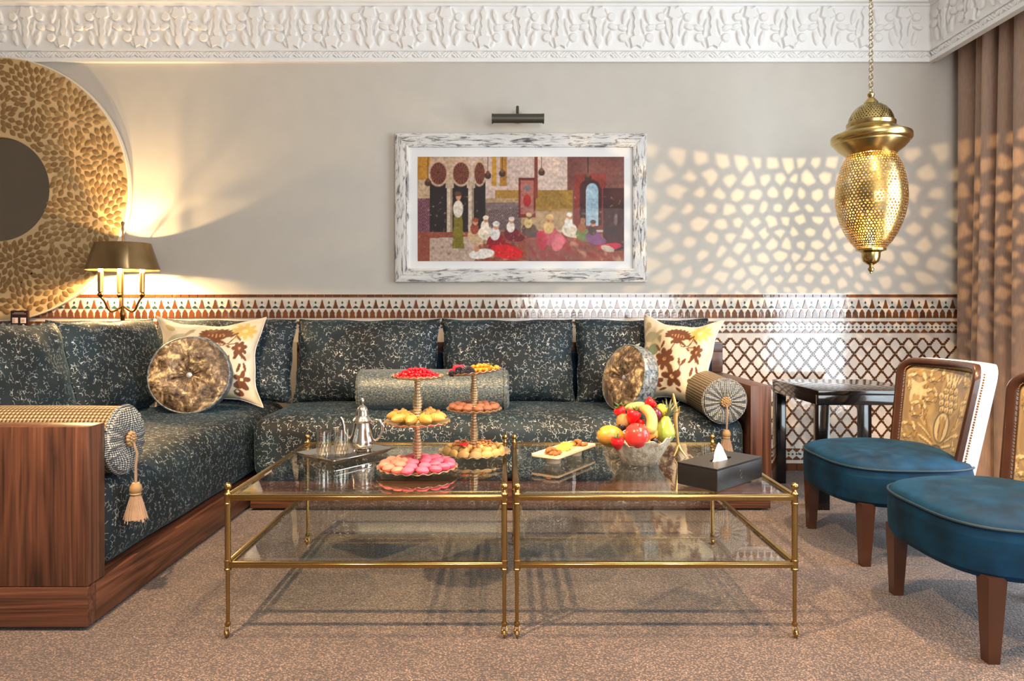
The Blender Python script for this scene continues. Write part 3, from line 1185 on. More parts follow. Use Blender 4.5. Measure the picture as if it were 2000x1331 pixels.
round_cushion('round brown crushed-velvet cushion with a shiny button, in front of the left floral pillow', (-1.665, 3.60, SEAT - 0.008), 14, 9, 0.200, 0.13, 3)
round_cushion('round brown crushed-velvet cushion turned sideways, left of the right floral pillow', (0.625, 3.69, SEAT - 0.008), -62, 14, 0.178, 0.13, 5)


def bolster(label, loc, rot, length, rad, mat, endmat, tassel, group, rib=False):
    """axis along local x, centred on the base; the decorated end is at +x"""
    t = thing('bolster', label, 'bolster', loc, rot, group)
    prof = []
    for k in range(25):
        h = -length / 2 + length * k / 24
        prof.append((rad * (1 - 0.02 * abs(k / 12 - 1) ** 4), h))
    MB().lathe(prof, 48, (0, 0, rad), 'x').build('roll', mat, t)
    for s in (1, -1):
        n = 72
        pr = [(rad * 0.985, s * length / 2), (rad * 0.93, s * (length / 2 + 0.016)), (rad * 0.7, s * (length / 2 + 0.024)), (rad * 0.45, s * (length / 2 + 0.024)),
              (rad * 0.22, s * (length / 2 + 0.017)), (0, s * (length / 2 + 0.015))]
        mb = MB().lathe(pr, n, (0, 0, rad), 'x')
        # gathered pleats
        mb.v = [(x + s * 0.004 * math.sin(18 * math.atan2(z - rad, y)) * min(1, math.hypot(y, z - rad) / rad * 2), y, z) for x, y, z in mb.v]
        e = mb.build('end_cap', endmat, t)
        ring = [(s * (length / 2 + 0.002), rad * 0.995 * math.cos(2 * PI * k / 64), rad + rad * 0.995 * math.sin(2 * PI * k / 64)) for k in range(64)]
        MB().tube(ring, 0.0055, 6, True).build('piping', endmat, t)
        if tassel and s == 1:
            x0 = length / 2 + 0.022
            ro = MB()
            for ringr, cnt in ((0.0, 1), (0.011, 7), (0.021, 12)):
                for k in range(cnt):
                    a = 2 * PI * k / cnt
                    ro.ball((x0 + 0.008 - ringr * 0.25, ringr * math.cos(a), rad + ringr * math.sin(a)), (0.010, 0.0075, 0.0075), 8, 6)
            ro.build('rosette', 'cord_gold', t)
            tl = thing_part('tassel', t)
            xx = x0 + 0.020
            cord = [(x0 + 0.012, 0.0, rad - 0.012), (xx + 0.004, 0.002, rad - 0.05), (xx, 0.0, rad - 0.09), (xx, 0.0, rad - tassel)]
            cm = MB().tube(cord, 0.0045, 6)
            cm.build('cord', 'tassel_thread', tl)
            zt = rad - tassel
            MB().lathe([(0, 0.006), (0.012, 0.004), (0.019, -0.008), (0.021, -0.02), (0.017, -0.03), (0.019, -0.034), (0.016, -0.04)], 20, (xx, 0, zt), 'z').build('tassel_head', 'cord_gold', tl)
            sk = MB()
            rs = random.Random(4)
            sk.lathe([(0.014, -0.036), (0.021, -0.06), (0.028, -0.09), (0.033, -0.118), (0, -0.117)], 48, (xx, 0, zt), 'z', rfun=lambda a, h: 1 + 0.06 * math.sin(24 * a))
            for k in range(46):
                a = rs.uniform(0, 2 * PI)
                r1 = rs.uniform(0.03, 0.039)
                sk.tube([(xx + 0.015 * math.cos(a), 0.015 * math.sin(a), zt - 0.038), (xx + 0.026 * math.cos(a), 0.026 * math.sin(a), zt - 0.075),
                         (xx + r1 * math.cos(a + 0.1), r1 * math.sin(a + 0.1), zt - 0.118 - rs.uniform(0, 0.012))], 0.0016, 4)
            sk.build('fringe', 'tassel_thread', tl)
    return t


def thing_part(name, parent):
    o = bpy.data.objects.new(name, None)
    COL.objects.link(o)
    o.parent = parent
    return o


bolster('gold woven bolster with hanging tassel behind the left walnut arm', (-1.725, 2.372, SEAT - 0.032), (0, 0, 0), 0.80, 0.116, 'woven_gold', 'woven_silver', 0.155, 'bolsters')
bolster('gold woven bolster with hanging tassel against the right walnut arm', (1.075, 3.76, SEAT - 0.016), (0, 0.06, -PI / 2 + 0.05), 0.62, 0.112, 'woven_gold', 'woven_silver', 0.140, 'bolsters')
bolster('teal shimmering bolster lying across the middle of the sofa seat', (-0.40, 3.74, SEAT - 0.006), (0, 0, 0), 0.77, 0.110, 'shimmer_bolster', 'shimmer_bolster', None, 'bolsters')


# ------------------------------------------------------------------ coffee tables
def coffee_table(label, x0, x1, y0, y1):
    ox, oy = (x0 + x1) / 2, (y0 + y1) / 2
    t = thing('coffee_table', label, 'table', (ox, oy, 0), group='brass and glass coffee tables')
    w, d = (x1 - x0) / 2, (y1 - y0) / 2
    rl = 0.0088
    for sx in (-1, 1):
        for sy in (-1, 1):
            c = (sx * w, sy * d, 0)
            prof = [(0, 0.040), (0.0058, 0.040), (0.0062, 0.205), (0.0072, 0.205), (0.0112, 0.2065), (0.0112, 0.212), (0.0098, 0.2135), (0.0098, 0.2325), (0.0114, 0.234), (0.0114, 0.2385),
                    (0.0088, 0.240), (0.0088, 0.408), (0.0112, 0.4095), (0.0112, 0.414), (0.0098, 0.4155), (0.0098, 0.436), (0.0112, 0.438), (0.0112, 0.443), (0.0072, 0.447), (0.0062, 0.4505), (0.0044, 0.456), (0, 0.456)]
            lg = MB().lathe(prof, 18, c).build('leg', 'brass', t)
            MB().ball((c[0], c[1], 0.4655), 0.0115, 16, 12).build('finial', 'brass', lg)
            # small castor with fork
            cs = MB()
            cs.lathe([(0, 0.046), (0.0085, 0.046), (0.0095, 0.040), (0.007, 0.034), (0, 0.034)], 14, c)
            cs.lathe([(0, -0.004), (0.010, -0.004), (0.0125, -0.002), (0.0125, 0.002), (0.010, 0.004), (0, 0.004)], 18, (c[0], c[1] - 0.006, 0.0126), 'x')
            for q in (-1, 1):
                cs.tube([(c[0] + q * 0.006, c[1], 0.037), (c[0] + q * 0.0078, c[1] - 0.006, 0.026), (c[0] + q * 0.0078, c[1] - 0.008, 0.012)], 0.0022, 6)
            cs.build('castor', 'brass', lg)
    for z, nm in ((0.432, 'top_rail'), (0.224, 'shelf_rail')):
        for sy in (-1, 1):
            MB().bbox(-w, w, sy * d - 0.0075, sy * d + 0.0075, z - 0.0095, z + 0.0095, 0.0028, 2).bbox(-w, w, sy * d - 0.0088, sy * d + 0.0088, z - 0.0018, z + 0.0045, 0.0015, 1).build(nm, 'brass', t)
        for sx in (-1, 1):
            MB().bbox(sx * w - 0.0075, sx * w + 0.0075, -d, d, z - 0.0095, z + 0.0095, 0.0028, 2).bbox(sx * w - 0.0088, sx * w + 0.0088, -d, d, z - 0.0018, z + 0.0045, 0.0015, 1).build(nm, 'brass', t)
    for z, nm in ((0.441, 'glass_top'), (0.233, 'glass_shelf')):
        a, b = w - 0.0092, d - 0.0092
        bv = 0.022
        g = MB()
        lo = [(-a, -b, z - 0.009), (a, -b, z - 0.009), (a, b, z - 0.009), (-a, b, z - 0.009)]
        md = [(x, y, z - 0.004) for x, y, _ in lo]
        up = [(-a + bv, -b + bv, z), (a - bv, -b + bv, z), (a - bv, b - bv, z), (-a + bv, b - bv, z)]
        f = [(3, 2, 1, 0), (8, 9, 10, 11)]
        for r in (0, 4):
            for i in range(4):
                j = (i + 1) % 4
                f.append((r + i, r + j, r + 4 + j, r + 4 + i))
        g.add(lo + md + up, f)
        g.build(nm, 'table_glass', t, angle=2)
    return t


TT = 0.4412
coffee_table('left brass and glass coffee table carrying the tea tray and tiered stands', -0.861, -0.008, 2.117, 2.965)
coffee_table('right brass and glass coffee table carrying the fruit bowl and tissue box', 0.031, 0.888, 2.117, 2.965)

# ------------------------------------------------------------------ side table
t = thing('side_table', 'black lacquered square side table by the tiled wall', 'table', (1.86, 3.78, 0))
w, d = 0.281, 0.3025
MB().bbox(-w, w, -d, d, 0.583, 0.606, 0.002).build('table_top', 'lacquer', t)
for a in ((-w, w, -d, -d + 0.03), (-w, w, d - 0.03, d), (-w, -w + 0.03, -d + 0.03, d - 0.03), (w - 0.03, w, -d + 0.03, d - 0.03)):
    MB().bbox(*a, 0.533, 0.583, 0.0015).build('apron', 'lacquer', t)
for sx in (-1, 1):
    for sy in (-1, 1):
        x, y = sx * (w - 0.030), sy * (d - 0.030)
        MB().bbox(x - 0.029, x + 0.029, y - 0.029, y + 0.029, 0, 0.533, 0.002).build('leg', 'lacquer', t)


# ------------------------------------------------------------------ chairs
def brocade(u, v):
    p = Paint(u, v, (164, 138, 98))
    p.put(np.clip(p.noise(1.6, 3) * 1.6 + 0.2, 0, 1), (222, 200, 150), 0.7)
    p.put(np.clip(p.noise(3.2, 8) * 2 - 0.3, 0, 1), (148, 130, 112), 0.7)
    p.put(np.clip(np.sin((u * 30 + p.noise(1.2, 4) * 9)) * 1.5 - 0.6, 0, 1), (220, 190, 126), 0.5)
    # grey ground at the foot and upper right
    p.put(np.clip(1.2 - v * 4, 0, 1), (128, 108, 88), 0.55)
    p.ell(0.72, 0.88, 0.22, 0.10, (132, 124, 128), 0, 0.6)
    gd, dk, lt = (186, 150, 88), (78, 68, 60), (240, 222, 172)
    # scrolling side leaves
    for s in (-1, 1):
        for k in range(6):
            a = 0.3 + 0.25 * k
            p.ell(0.56 + s * (0.17 + 0.03 * k), 0.24 + 0.085 * k, 0.17, 0.034, gd, s * a)
            p.ell(0.56 + s * (0.19 + 0.03 * k), 0.245 + 0.085 * k, 0.13, 0.012, lt, s * a)
            p.ell(0.56 + s * (0.16 + 0.03 * k), 0.215 + 0.085 * k, 0.14, 0.008, dk, s * a, 0.8)
    for (cx_, cy_, rr_) in ((0.14, 0.80, 0.13), (0.20, 0.52, 0.11), (0.10, 0.28, 0.12), (0.93, 0.62, 0.11), (0.92, 0.28, 0.12), (0.36, 0.90, 0.10), (0.86, 0.90, 0.09), (0.33, 0.68, 0.09)):
        for k in range(9):
            a_ = k * 0.7
            q_ = rr_ * (1 - k / 12)
            p.ell(cx_ + q_ * math.cos(a_), cy_ + q_ * math.sin(a_), 0.06, 0.024, dk, a_ + 1.4, 0.75)
            p.ell(cx_ + q_ * math.cos(a_), cy_ + q_ * math.sin(a_) + 0.008, 0.055, 0.018, lt if k % 2 else gd, a_ + 1.4)
    for k in range(7):
        p.ell(0.16 + 0.05 * math.cos(k), 0.74 + 0.05 * math.sin(k * 1.7), 0.10, 0.022, lt, k * 0.5, 0.8)
    # vase-shaped heart and the pine-like head
    p.ell(0.57, 0.10, 0.14, 0.13, dk).ell(0.57, 0.10, 0.11, 0.105, (150, 128, 96))
    p.ell(0.58, 0.40, 0.135, 0.17, dk).ell(0.58, 0.40, 0.115, 0.15, lt).ell(0.58, 0.38, 0.05, 0.14, gd).ell(0.54, 0.40, 0.012, 0.13, dk, 0.1, 0.7).ell(0.62, 0.40, 0.012, 0.13, dk, -0.1, 0.7)
    for r, (n, y) in enumerate([(3, 0.58), (4, 0.645), (4, 0.71), (3, 0.775), (2, 0.83)]):
        for k in range(n):
            x = 0.60 + (k - (n - 1) / 2) * 0.078 + 0.02 * (r % 2)
            p.ell(x, y, 0.042, 0.046, dk).ell(x, y + 0.004, 0.034, 0.038, lt).ell(x, y - 0.012, 0.02, 0.02, gd)
    for k in range(5):
        p.ell(0.62 + 0.05 * (k - 2), 0.895, 0.014, 0.05, lt, -0.25 * (k - 2))
    return p.c


def seat_outline(n=72, k=1.0):
    pts = []
    for i in range(n):
        a = 2 * PI * i / n
        c, s = math.cos(a), math.sin(a)
        e = 0.62
        x = math.copysign(abs(c) ** e, c) * 0.300
        y = math.copysign(abs(s) ** e, s)
        x *= 1 - 0.13 * max(0, y) ** 2
        y = y * 0.285 if y > 0 else y * 0.300
        pts.append((x * k, y * k))
    return pts


BW, BT = 0.262, 0.795


def back_hw(z):
    """half width of the backrest at height z, with rounded top corners"""
    hw = 0.232 + 0.042 * min(1, (z - 0.36) / 0.40)
    r = 0.075
    h = BT - z
    if h < r:
        hw -= r - math.sqrt(max(0, r * r - (r - h) ** 2))
    return hw


def back_y(x, z):
    return 0.138 + (z - 0.36) * 0.20 + 0.065 * (1 - (x / 0.27) ** 2)


def chair(label, loc, rz):
    t = thing('slipper_chair', label, 'chair', loc, (0, 0, rz), 'teal slipper chairs')
    # seat body, crown and welt
    m = MB()
    n = 72
    lv = [(0.90, 0.236), (0.965, 0.240), (0.992, 0.256), (1.0, 0.30), (1.0, 0.352), (0.985, 0.384)]
    for (k1, z1), (k2, z2) in zip(lv, lv[1:]):
        A, B = seat_outline(n, k1), seat_outline(n, k2)
        m.add([(x, y, z1) for x, y in A] + [(x, y, z2) for x, y in B], [(i, (i + 1) % n, n + (i + 1) % n, n + i) for i in range(n)])
    A = seat_outline(n, 0.90)
    m.add([(x, y, 0.236) for x, y in A], [tuple(range(n))])
    m.build('seat_base', 'teal_velvet', t, angle=60)
    m = MB()
    vs, fs = [], []
    lv = [(0.985, 0.384), (0.968, 0.398), (0.93, 0.407), (0.84, 0.417), (0.66, 0.427), (0.42, 0.433), (0.18, 0.435)]
    for k_, z_ in lv:
        for i, (x, y) in enumerate(seat_outline(n, k_)):
            vs.append((x, y, z_ + 0.002 * math.sin(x * 21 + y * 13)))
    for r in range(len(lv) - 1):
        for i in range(n):
            j = (i + 1) % n
            fs.append((r * n + i, r * n + j, (r + 1) * n + j, (r + 1) * n + i))
    fs.append(tuple((len(lv) - 1) * n + i for i in range(n)))
    m.add(vs, fs)
    m.build('seat_cushion', 'teal_velvet', t, angle=60)
    MB().tube([(x, y, 0.386) for x, y in seat_outline(n, 0.995)], 0.0048, 8, True).build('welt', 'teal_welt', t)
    # tapered legs
    for sx in (-1, 1):
        for (ly, lean) in ((-0.215, -0.004), (0.20, 0.055)):
            x = sx * 0.238 if ly < 0 else sx * 0.185
            a, b = 0.027, 0.0165
            vs = [(x + i * b, ly + lean + j * b, 0) for i, j in ((-1, -1), (1, -1), (1, 1), (-1, 1))] + \
                 [(x + i * a, ly + j * a, 0.25) for i, j in ((-1, -1), (1, -1), (1, 1), (-1, 1))]
            bm_ = MB().add(vs, [(3, 2, 1, 0), (4, 5, 6, 7), (0, 1, 5, 4), (1, 2, 6, 5), (2, 3, 7, 6), (3, 0, 4, 7)])
            bm_.build('leg', 'chair_wood', t)
    # backrest shell: white damask on the outside and the sides
    zs = [0.33 + (BT - 0.33) * (1 - (1 - k / 26) ** 1.7) for k in range(27)]
    zs[-1] = BT - 0.0008
    nx = 28
    TH = 0.072
    def surf(off, inset=0.0):
        vs = []
        for z in zs:
            hw = max(0.02, back_hw(z) - inset)
            for i in range(nx + 1):
                x = (i / nx * 2 - 1) * hw
                vs.append((x, back_y(x, z) + off, z))
        return vs
    fr, bk = surf(0.0), surf(TH, 0.004)
    W = nx + 1
    NN = len(fr)
    fs = []
    for j in range(len(zs) - 1):
        for i in range(nx):
            fs.append((NN + j * W + i, NN + j * W + i + 1, NN + (j + 1) * W + i + 1, NN + (j + 1) * W + i))
            fs.append((j * W + i, j * W + i + 1, (j + 1) * W + i + 1, (j + 1) * W + i))
    rim = [j * W for j in range(len(zs))] + [(len(zs) - 1) * W + i for i in range(1, nx + 1)] + [j * W + nx for j in range(len(zs) - 2, -1, -1)]
    for a_, b_ in zip(rim, rim[1:]):
        fs.append((a_, b_, NN + b_, NN + a_))
    fs += [(i, i + 1, NN + i + 1, NN + i) for i in range(nx)]
    MB().add(fr + bk, fs).build('outer_back', 'white_damask', t, angle=50)
    # show-wood frame around the inside face
    out = []
    for z in zs:
        out.append((-back_hw(z), z))
    out += [((k / 12 * 2 - 1) * back_hw(zs[-1]), BT) for k in range(1, 12)]
    for z in reversed(zs):
        out.append((back_hw(z), z))
    cxz = []
    for i, (x, z) in enumerate(out):
        x0, z0 = out[max(0, i - 1)]
        x1, z1 = out[min(len(out) - 1, i + 1)]
        nx_, nz_ = (z1 - z0), -(x1 - x0)
        q = math.hypot(nx_, nz_) or 1
        cxz.append((nx_ / q, nz_ / q))
    wd = 0.036
    prof = [(0.000, 0.006), (0.000, -0.016), (0.008, -0.024), (0.020, -0.024), (0.032, -0.017), (wd, -0.008), (wd, 0.002)]
    vs, fs = [], []
    for (x, z), (a_, b_) in zip(out, cxz):
        for (q, dd) in prof:
            xx, zz = x + a_ * q, z + b_ * q
            vs.append((xx, back_y(xx, zz) + dd, zz))
    np_ = len(prof)
    for i in range(len(out) - 1):
        for k in range(np_ - 1):
            fs.append((i * np_ + k, i * np_ + k + 1, (i + 1) * np_ + k + 1, (i + 1) * np_ + k))
    # outer edge strip wraps round the side of the frame
    MB().add(vs, fs).build('back_frame', 'chair_wood', t, angle=60)
    # padded brocade panel
    n1, n2 = 84, 84
    vs, uu, vv = [], [], []
    z0_, z1_ = 0.345, BT - wd + 0.004
    for j in range(n2 + 1):
        z = z0_ + (z1_ - z0_) * j / n2
        hw = back_hw(min(z + wd * 0.85, BT - 0.001)) - wd * 0.55 if z > 0.66 else back_hw(z) - wd + 0.003
        hw = min(hw, back_hw(z) - wd + 0.004)
        for i in range(n1 + 1):
            a_ = i / n1 * 2 - 1
            x = a_ * hw
            pf = 0.016 * (max(0, 1 - a_ ** 6) * max(0, 1 - (2 * j / n2 - 1) ** 8)) ** 0.5
            vs.append((x, back_y(x, z) - 0.002 - pf, z))
            uu.append(0.5 + a_ * 0.5)
            vv.append(j / n2)
    fs = [(j * (n1 + 1) + i, j * (n1 + 1) + i + 1, (j + 1) * (n1 + 1) + i + 1, (j + 1) * (n1 + 1) + i) for j in range(n2) for i in range(n1)]
    o = MB().add(vs, fs).build('inner_back', 'gold_brocade', t, angle=80)
    set_paint(o.data, brocade(np.array(uu), np.array(vv)))
    # close-set brass nails: along the frame and down the outer sides
    m = MB()
    L = 0
    last = None
    for (x, z), (a_, b_) in zip(out, cxz):
        xx, zz = x + a_ * (wd - 0.002), z + b_ * (wd - 0.002)
        if zz < 0.40:
            last = (xx, zz)
            continue
        if last is not None:
            dd = math.hypot(xx - last[0], zz - last[1])
            k = max(1, int(dd / 0.0105))
            for q in range(k):
                px_, pz_ = last[0] + (xx - last[0]) * q / k, last[1] + (zz - last[1]) * q / k
                m.ball((px_, back_y(px_, pz_) - 0.012, pz_), 0.0042, 6, 4)
        last = (xx, zz)
    for s in (-1, 1):
        for k in range(40):
            z = 0.36 + k * 0.0105
            if z > BT - 0.03:
                break
            hw = back_hw(z)
            m.ball((s * (hw + 0.0005), back_y(hw, z) + 0.018, z), 0.0042, 6, 4)
    tag(m.build('nailhead_trim', 'nail_brass', t), kind='stuff')
    return t


c0 = chair('teal velvet chair with gold brocade back, nearer the tiled wall', (1.635, 2.955, 0), -PI / 2)
dup(c0, (1.605, 2.205, 0), (0, 0, -PI / 2), 'teal velvet chair nearest the camera, its back cut by the right photo edge')

# ------------------------------------------------------------------ curtain
t = thing('curtain', 'taupe floor-length curtain in deep folds at the right end of the wall', 'curtain', (2.83, 3.4, 0))
ys = []
y = 4.345
rs = random.Random(12)
folds = []
while y > 3.0:
    w_ = rs.choice([0.085, 0.105, 0.125, 0.15])
    folds.append((y, w_, rs.uniform(0.7, 1.15)))
    y -= w_
vs, fs = [], []
NR = 14
cols = []
for (fy, fw, fa) in folds:
    for k in range(14):
        q = k / 14
        # rounded ridge towards the room, narrow valley
        cols.append((fy - fw * q, fa * (abs(math.sin(PI * q)) ** 0.6)))
H = 2.95
for j in range(NR + 1):
    z = 0.012 + (H - 0.012) * j / NR
    tz = j / NR
    for i, (cy_, a_) in enumerate(cols):
        wv = 0.012 * math.sin(cy_ * 9 + tz * 2.2) + 0.006 * math.sin(cy_ * 31 + tz * 5)
        sw = 0.010 * math.sin(tz * 3 + cy_ * 5)
        x = 0.055 - 0.098 * a_ * (0.85 + 0.25 * (1 - tz)) + wv * 0.5
        vs.append((x, min(cy_ + sw, 4.35) - 3.4, z))
W = len(cols)
for j in range(NR):
    for i in range(W - 1):
        fs.append((j * W + i, j * W + i + 1, (j + 1) * W + i + 1, (j + 1) * W + i))
c = MB().add(vs, fs).build('drape', 'curtain_cloth', t, angle=80)
MB().box(0.02, 0.05, 2.95 - 3.4, 4.35 - 3.4, 2.95, 2.975).build('curtain_track', 'window_frame_white', t)

# ------------------------------------------------------------------ lantern
LYY = 3.45
LK = LYY / 1340
LX = (1701 - 990) * LK
lz = lambda py: 1 + (612 - py) * LK
t = thing('lantern', 'pierced brass Moroccan lantern hanging by a chain before the right wall', 'lantern', (LX, LYY, lz(535)))
Z0 = lz(535)
pr = lambda pts: [(r * LK, lz(y) - Z0) for r, y in pts]
MB().lathe(pr([(0, 178), (4, 180), (6.5, 184), (6, 188), (4.5, 190), (8, 194), (12.5, 200), (13, 203), (11, 204.5), (0, 204.5)]), 28).build('crown', 'lantern_brass', t)


def pierced(prof, n_around, n_up, hole, name, th=0.0016, medal=None, seed=3):
    """surface of revolution cut through with irregular cells; prof: list of (r, z)"""
    rs = random.Random(seed)
    # resample by length
    L = [0]
    for (a, b), (c_, d_) in zip(prof, prof[1:]):
        L.append(L[-1] + math.hypot(c_ - a, d_ - b))
    def at(s):
        s = max(0, min(1, s)) * L[-1]
        for i in range(len(L) - 1):
            if s <= L[i + 1]:
                q = (s - L[i]) / (L[i + 1] - L[i])
                return (prof[i][0] + (prof[i + 1][0] - prof[i][0]) * q, prof[i][1] + (prof[i + 1][1] - prof[i][1]) * q)
        return prof[-1]
    nodes = {}
    def node(r, k):
        k %= 2 * n_around
        if (r, k) not in nodes:
            ja = 0 if r in (0, n_up) else rs.uniform(-0.5, 0.5)
            jb = 0 if r in (0, n_up) else rs.uniform(-0.24, 0.24)
            hx = 0 if r in (0, n_up) else (-0.22 if (k - (r % 2)) % 2 == 1 else 0.22)
            nodes[(r, k)] = ((k + ja) / (2 * n_around), (r + jb + hx) / n_up)
        return nodes[(r, k)]
    vs, fs = [], []
    def P(uv):
        rr, zz = at(uv[1])
        a = 2 * PI * uv[0]
        return (rr * math.cos(a), rr * math.sin(a), zz)
    for r in range(n_up):
        for c_ in range(n_around):
            k0 = 2 * c_ + (r % 2)
            ring = [node(r, k0), node(r, k0 + 1), node(r, k0 + 2), node(r + 1, k0 + 2), node(r + 1, k0 + 1), node(r + 1, k0)]
            # unwrap around the seam
            u0 = ring[0][0]
            ring = [(u + 1 if u < u0 - 0.5 else (u - 1 if u > u0 + 0.5 else u), v) for u, v in ring]
            cu = sum(u for u, v in ring) / 6
            cv = sum(v for u, v in ring) / 6
            hk = hole * rs.uniform(0.78, 1.16)
            if medal:
                for (mu, mv, mr) in medal:
                    rr, zz = at(cv)
                    du = ((cu - mu + 0.5) % 1 - 0.5) * 2 * PI * rr
                    dv = (cv - mv) * L[-1]
                    if math.hypot(du, dv) < mr:
                        hk = hole * 0.52
            inner = [(cu + (u - cu) * hk, cv + (v - cv) * hk) for u, v in ring]
            o_ = len(vs)
            vs += [P(q) for q in ring] + [P(q) for q in inner]
            for i in range(6):
                j = (i + 1) % 6
                fs.append((o_ + i, o_ + j, o_ + 6 + j, o_ + 6 + i))
    return MB().add(vs, fs)


dome = pr([(12, 203), (20, 206), (28, 212), (35, 221), (39.5, 231), (41.5, 241)])
pierced(dome, 46, 12, 0.5, 'dome').build('dome', 'lantern_brass', t)
MB().lathe(pr([(11, 204), (19, 207), (27, 213), (34, 222), (38.5, 231), (40.5, 241), (0, 241)]), 40).build('dome_lining', 'lamp_brass', t)
MB().lathe(pr([(0, 239), (41.5, 239), (44, 241), (44, 245), (43, 248), (46, 252), (54, 258), (64, 262), (71, 265), (72, 268), (72, 275), (70, 278), (66, 280), (66, 283), (58, 292), (49, 299), (44, 304), (41, 304), (41, 300), (0, 296)]), 64).build('brim', 'lantern_brass', t)
body = pr([(43.5, 303), (49, 313), (55, 327), (60, 345), (63, 364), (64.4, 384), (63.5, 402), (60, 421), (54, 440), (46, 458), (37, 473), (27, 485)])
LB = pierced(body, 60, 36, 0.60, 'body', medal=[(k / 8 + 0.04, 0.42, 0.048) for k in range(8)])
LB.build('pierced_body', 'lantern_brass', t)
MB().lathe(pr([(0, 483), (25, 484), (27, 486), (27, 490), (20, 492), (17, 494), (16.5, 503), (14, 511), (8, 516), (4, 518), (3.5, 522), (6, 525), (5, 529), (2.4, 531), (2.6, 534), (0, 535.5)]), 32).build('bottom_cap', 'lantern_brass', t)
sk = MB().lathe(pr([(0, 297), (9, 297), (9, 306), (0, 306)]), 16)
sk.build('bulb_socket', 'lamp_brass', t)
MB().ball((0, 0, lz(309) - Z0), 0.006, 12, 8).build('bulb', 'bulb_lantern', t)
light('lantern_light', 'POINT', (LX, LYY, lz(314.5)), 28, (1.0, 0.66, 0.30), size=0.0018)
# chain
link = MB()
link.tube([(0.0108 * math.cos(2 * PI * k / 16), 0, 0.0125 * math.sin(2 * PI * k / 16)) for k in range(16)], 0.0019, 6, True)
lm = link.mesh('chain_link', 'lantern_brass')
z = lz(178) - Z0 + 0.010
k = 0
while z + Z0 < CEIL - 0.045:
    obj('chain_link', lm, t, (0, 0, z), (0, 0, R(25 + (90 if k % 2 else 0))))
    z += 0.0198
    k += 1
MB().lathe([(0, CEIL - Z0), (0.05, CEIL - Z0), (0.048, CEIL - Z0 - 0.012), (0.02, CEIL - Z0 - 0.03), (0.006, CEIL - Z0 - 0.05), (0, CEIL - Z0 - 0.05)], 24).build('ceiling_rose', 'lantern_brass', t)

# ------------------------------------------------------------------ floor lamp behind the sofa
FX, FYY = -2.315, 4.135
FK = FYY / 1340
fz = lambda py: 1 + (612 - py) * FK
t = thing('floor_lamp', 'brass candelabra lamp with oval metal shade behind the left sofa corner', 'lamp', (FX, FYY, 0))
MB().lathe([(0, 0), (0.085, 0), (0.085, 0.012), (0.06, 0.02), (0.03, 0.03), (0.016, 0.05), (0.0125, 0.08), (0.0125, fz(620)), (0.016, fz(618)), (0.016, fz(612)), (0.010, fz(606)), (0.006, fz(598)), (0.005, fz(450)), (0, fz(450))], 24).build('pole', 'lamp_brass', t)
MB().lathe([(0, fz(452)), (0.006, fz(452)), (0.0075, fz(447)), (0.0055, fz(443)), (0.009, fz(438)), (0.009, fz(434)), (0, fz(432))], 16).build('finial', 'lamp_brass', t)
sh = MB()
n = 72
# oval shade, open above and below, with real thickness
zb, zt = fz(528.5), fz(475.5)
prof = [(0.2105, zb), (0.2125, zb + 0.004), (0.160, zt), (0.158, zt), (0.2085, zb)]
vs, fs = [], []
for r, z in prof:
    for k in range(n):
        a = 2 * PI * k / n
        vs.append((r * math.cos(a), r * 0.80 * math.sin(a), z))
for i in range(len(prof) - 1):
    for k in range(n):
        fs.append((i * n + k, i * n + (k + 1) % n, (i + 1) * n + (k + 1) % n, (i + 1) * n + k))
sh.add(vs, fs)
sp = MB().box(-0.159, 0.159, -0.003, 0.003, zt - 0.006, zt - 0.003).box(-0.003, 0.003, -0.127, 0.127, zt - 0.006, zt - 0.003)
shade = sh.build('lamp_shade', 'lamp_shade_brass', t)
sp.build('shade_spider', 'lamp_brass', shade)
for k, (px_, dy) in enumerate([(212, -0.075), (224, 0.06), (279, 0.0)]):
    cx_ = (px_ - 241) * FK
    arm = []
    for q in range(13):
        a = q / 12
        # S-curved arm: out from the pole, dipping, then up to the cup
        xx, yy = cx_ * (a ** 0.8), dy * (a ** 0.8)
        zz = fz(598) - 0.030 * math.sin(PI * min(1, a * 1.25)) * 1.1 + (0.055 * max(0, a - 0.55) / 0.45)
        arm.append((xx, yy, zz))
    top = arm[-1][2]
    ar = MB().tube(arm, 0.0065, 8)
    ao = ar.build('candle_arm', 'lamp_brass', t)
    MB().lathe([(0, top - 0.004), (0.008, top - 0.004), (0.015, top + 0.006), (0.019, top + 0.012), (0.017, top + 0.014), (0.012, top + 0.024), (0.0135, top + 0.030), (0, top + 0.030)], 18, (cx_, dy, 0)).build('candle_cup', 'lamp_brass', ao)
    MB().lathe([(0.016, top + 0.028), (0.016, fz(533)), (0, fz(533))], 16, (cx_, dy, 0)).build('candle_sleeve', 'candle_sleeve', ao)
    MB().lathe([(0, fz(534)), (0.010, fz(533)), (0.014, fz(529)), (0.012, fz(525)), (0.005, fz(521.5)), (0.0, fz(521))], 16, (cx_, dy, 0)).build('bulb', 'bulb', ao)
    light('candle_light', 'POINT', (FX + cx_, FYY + dy, fz(516)), 17, (1.0, 0.66, 0.30), size=0.012)

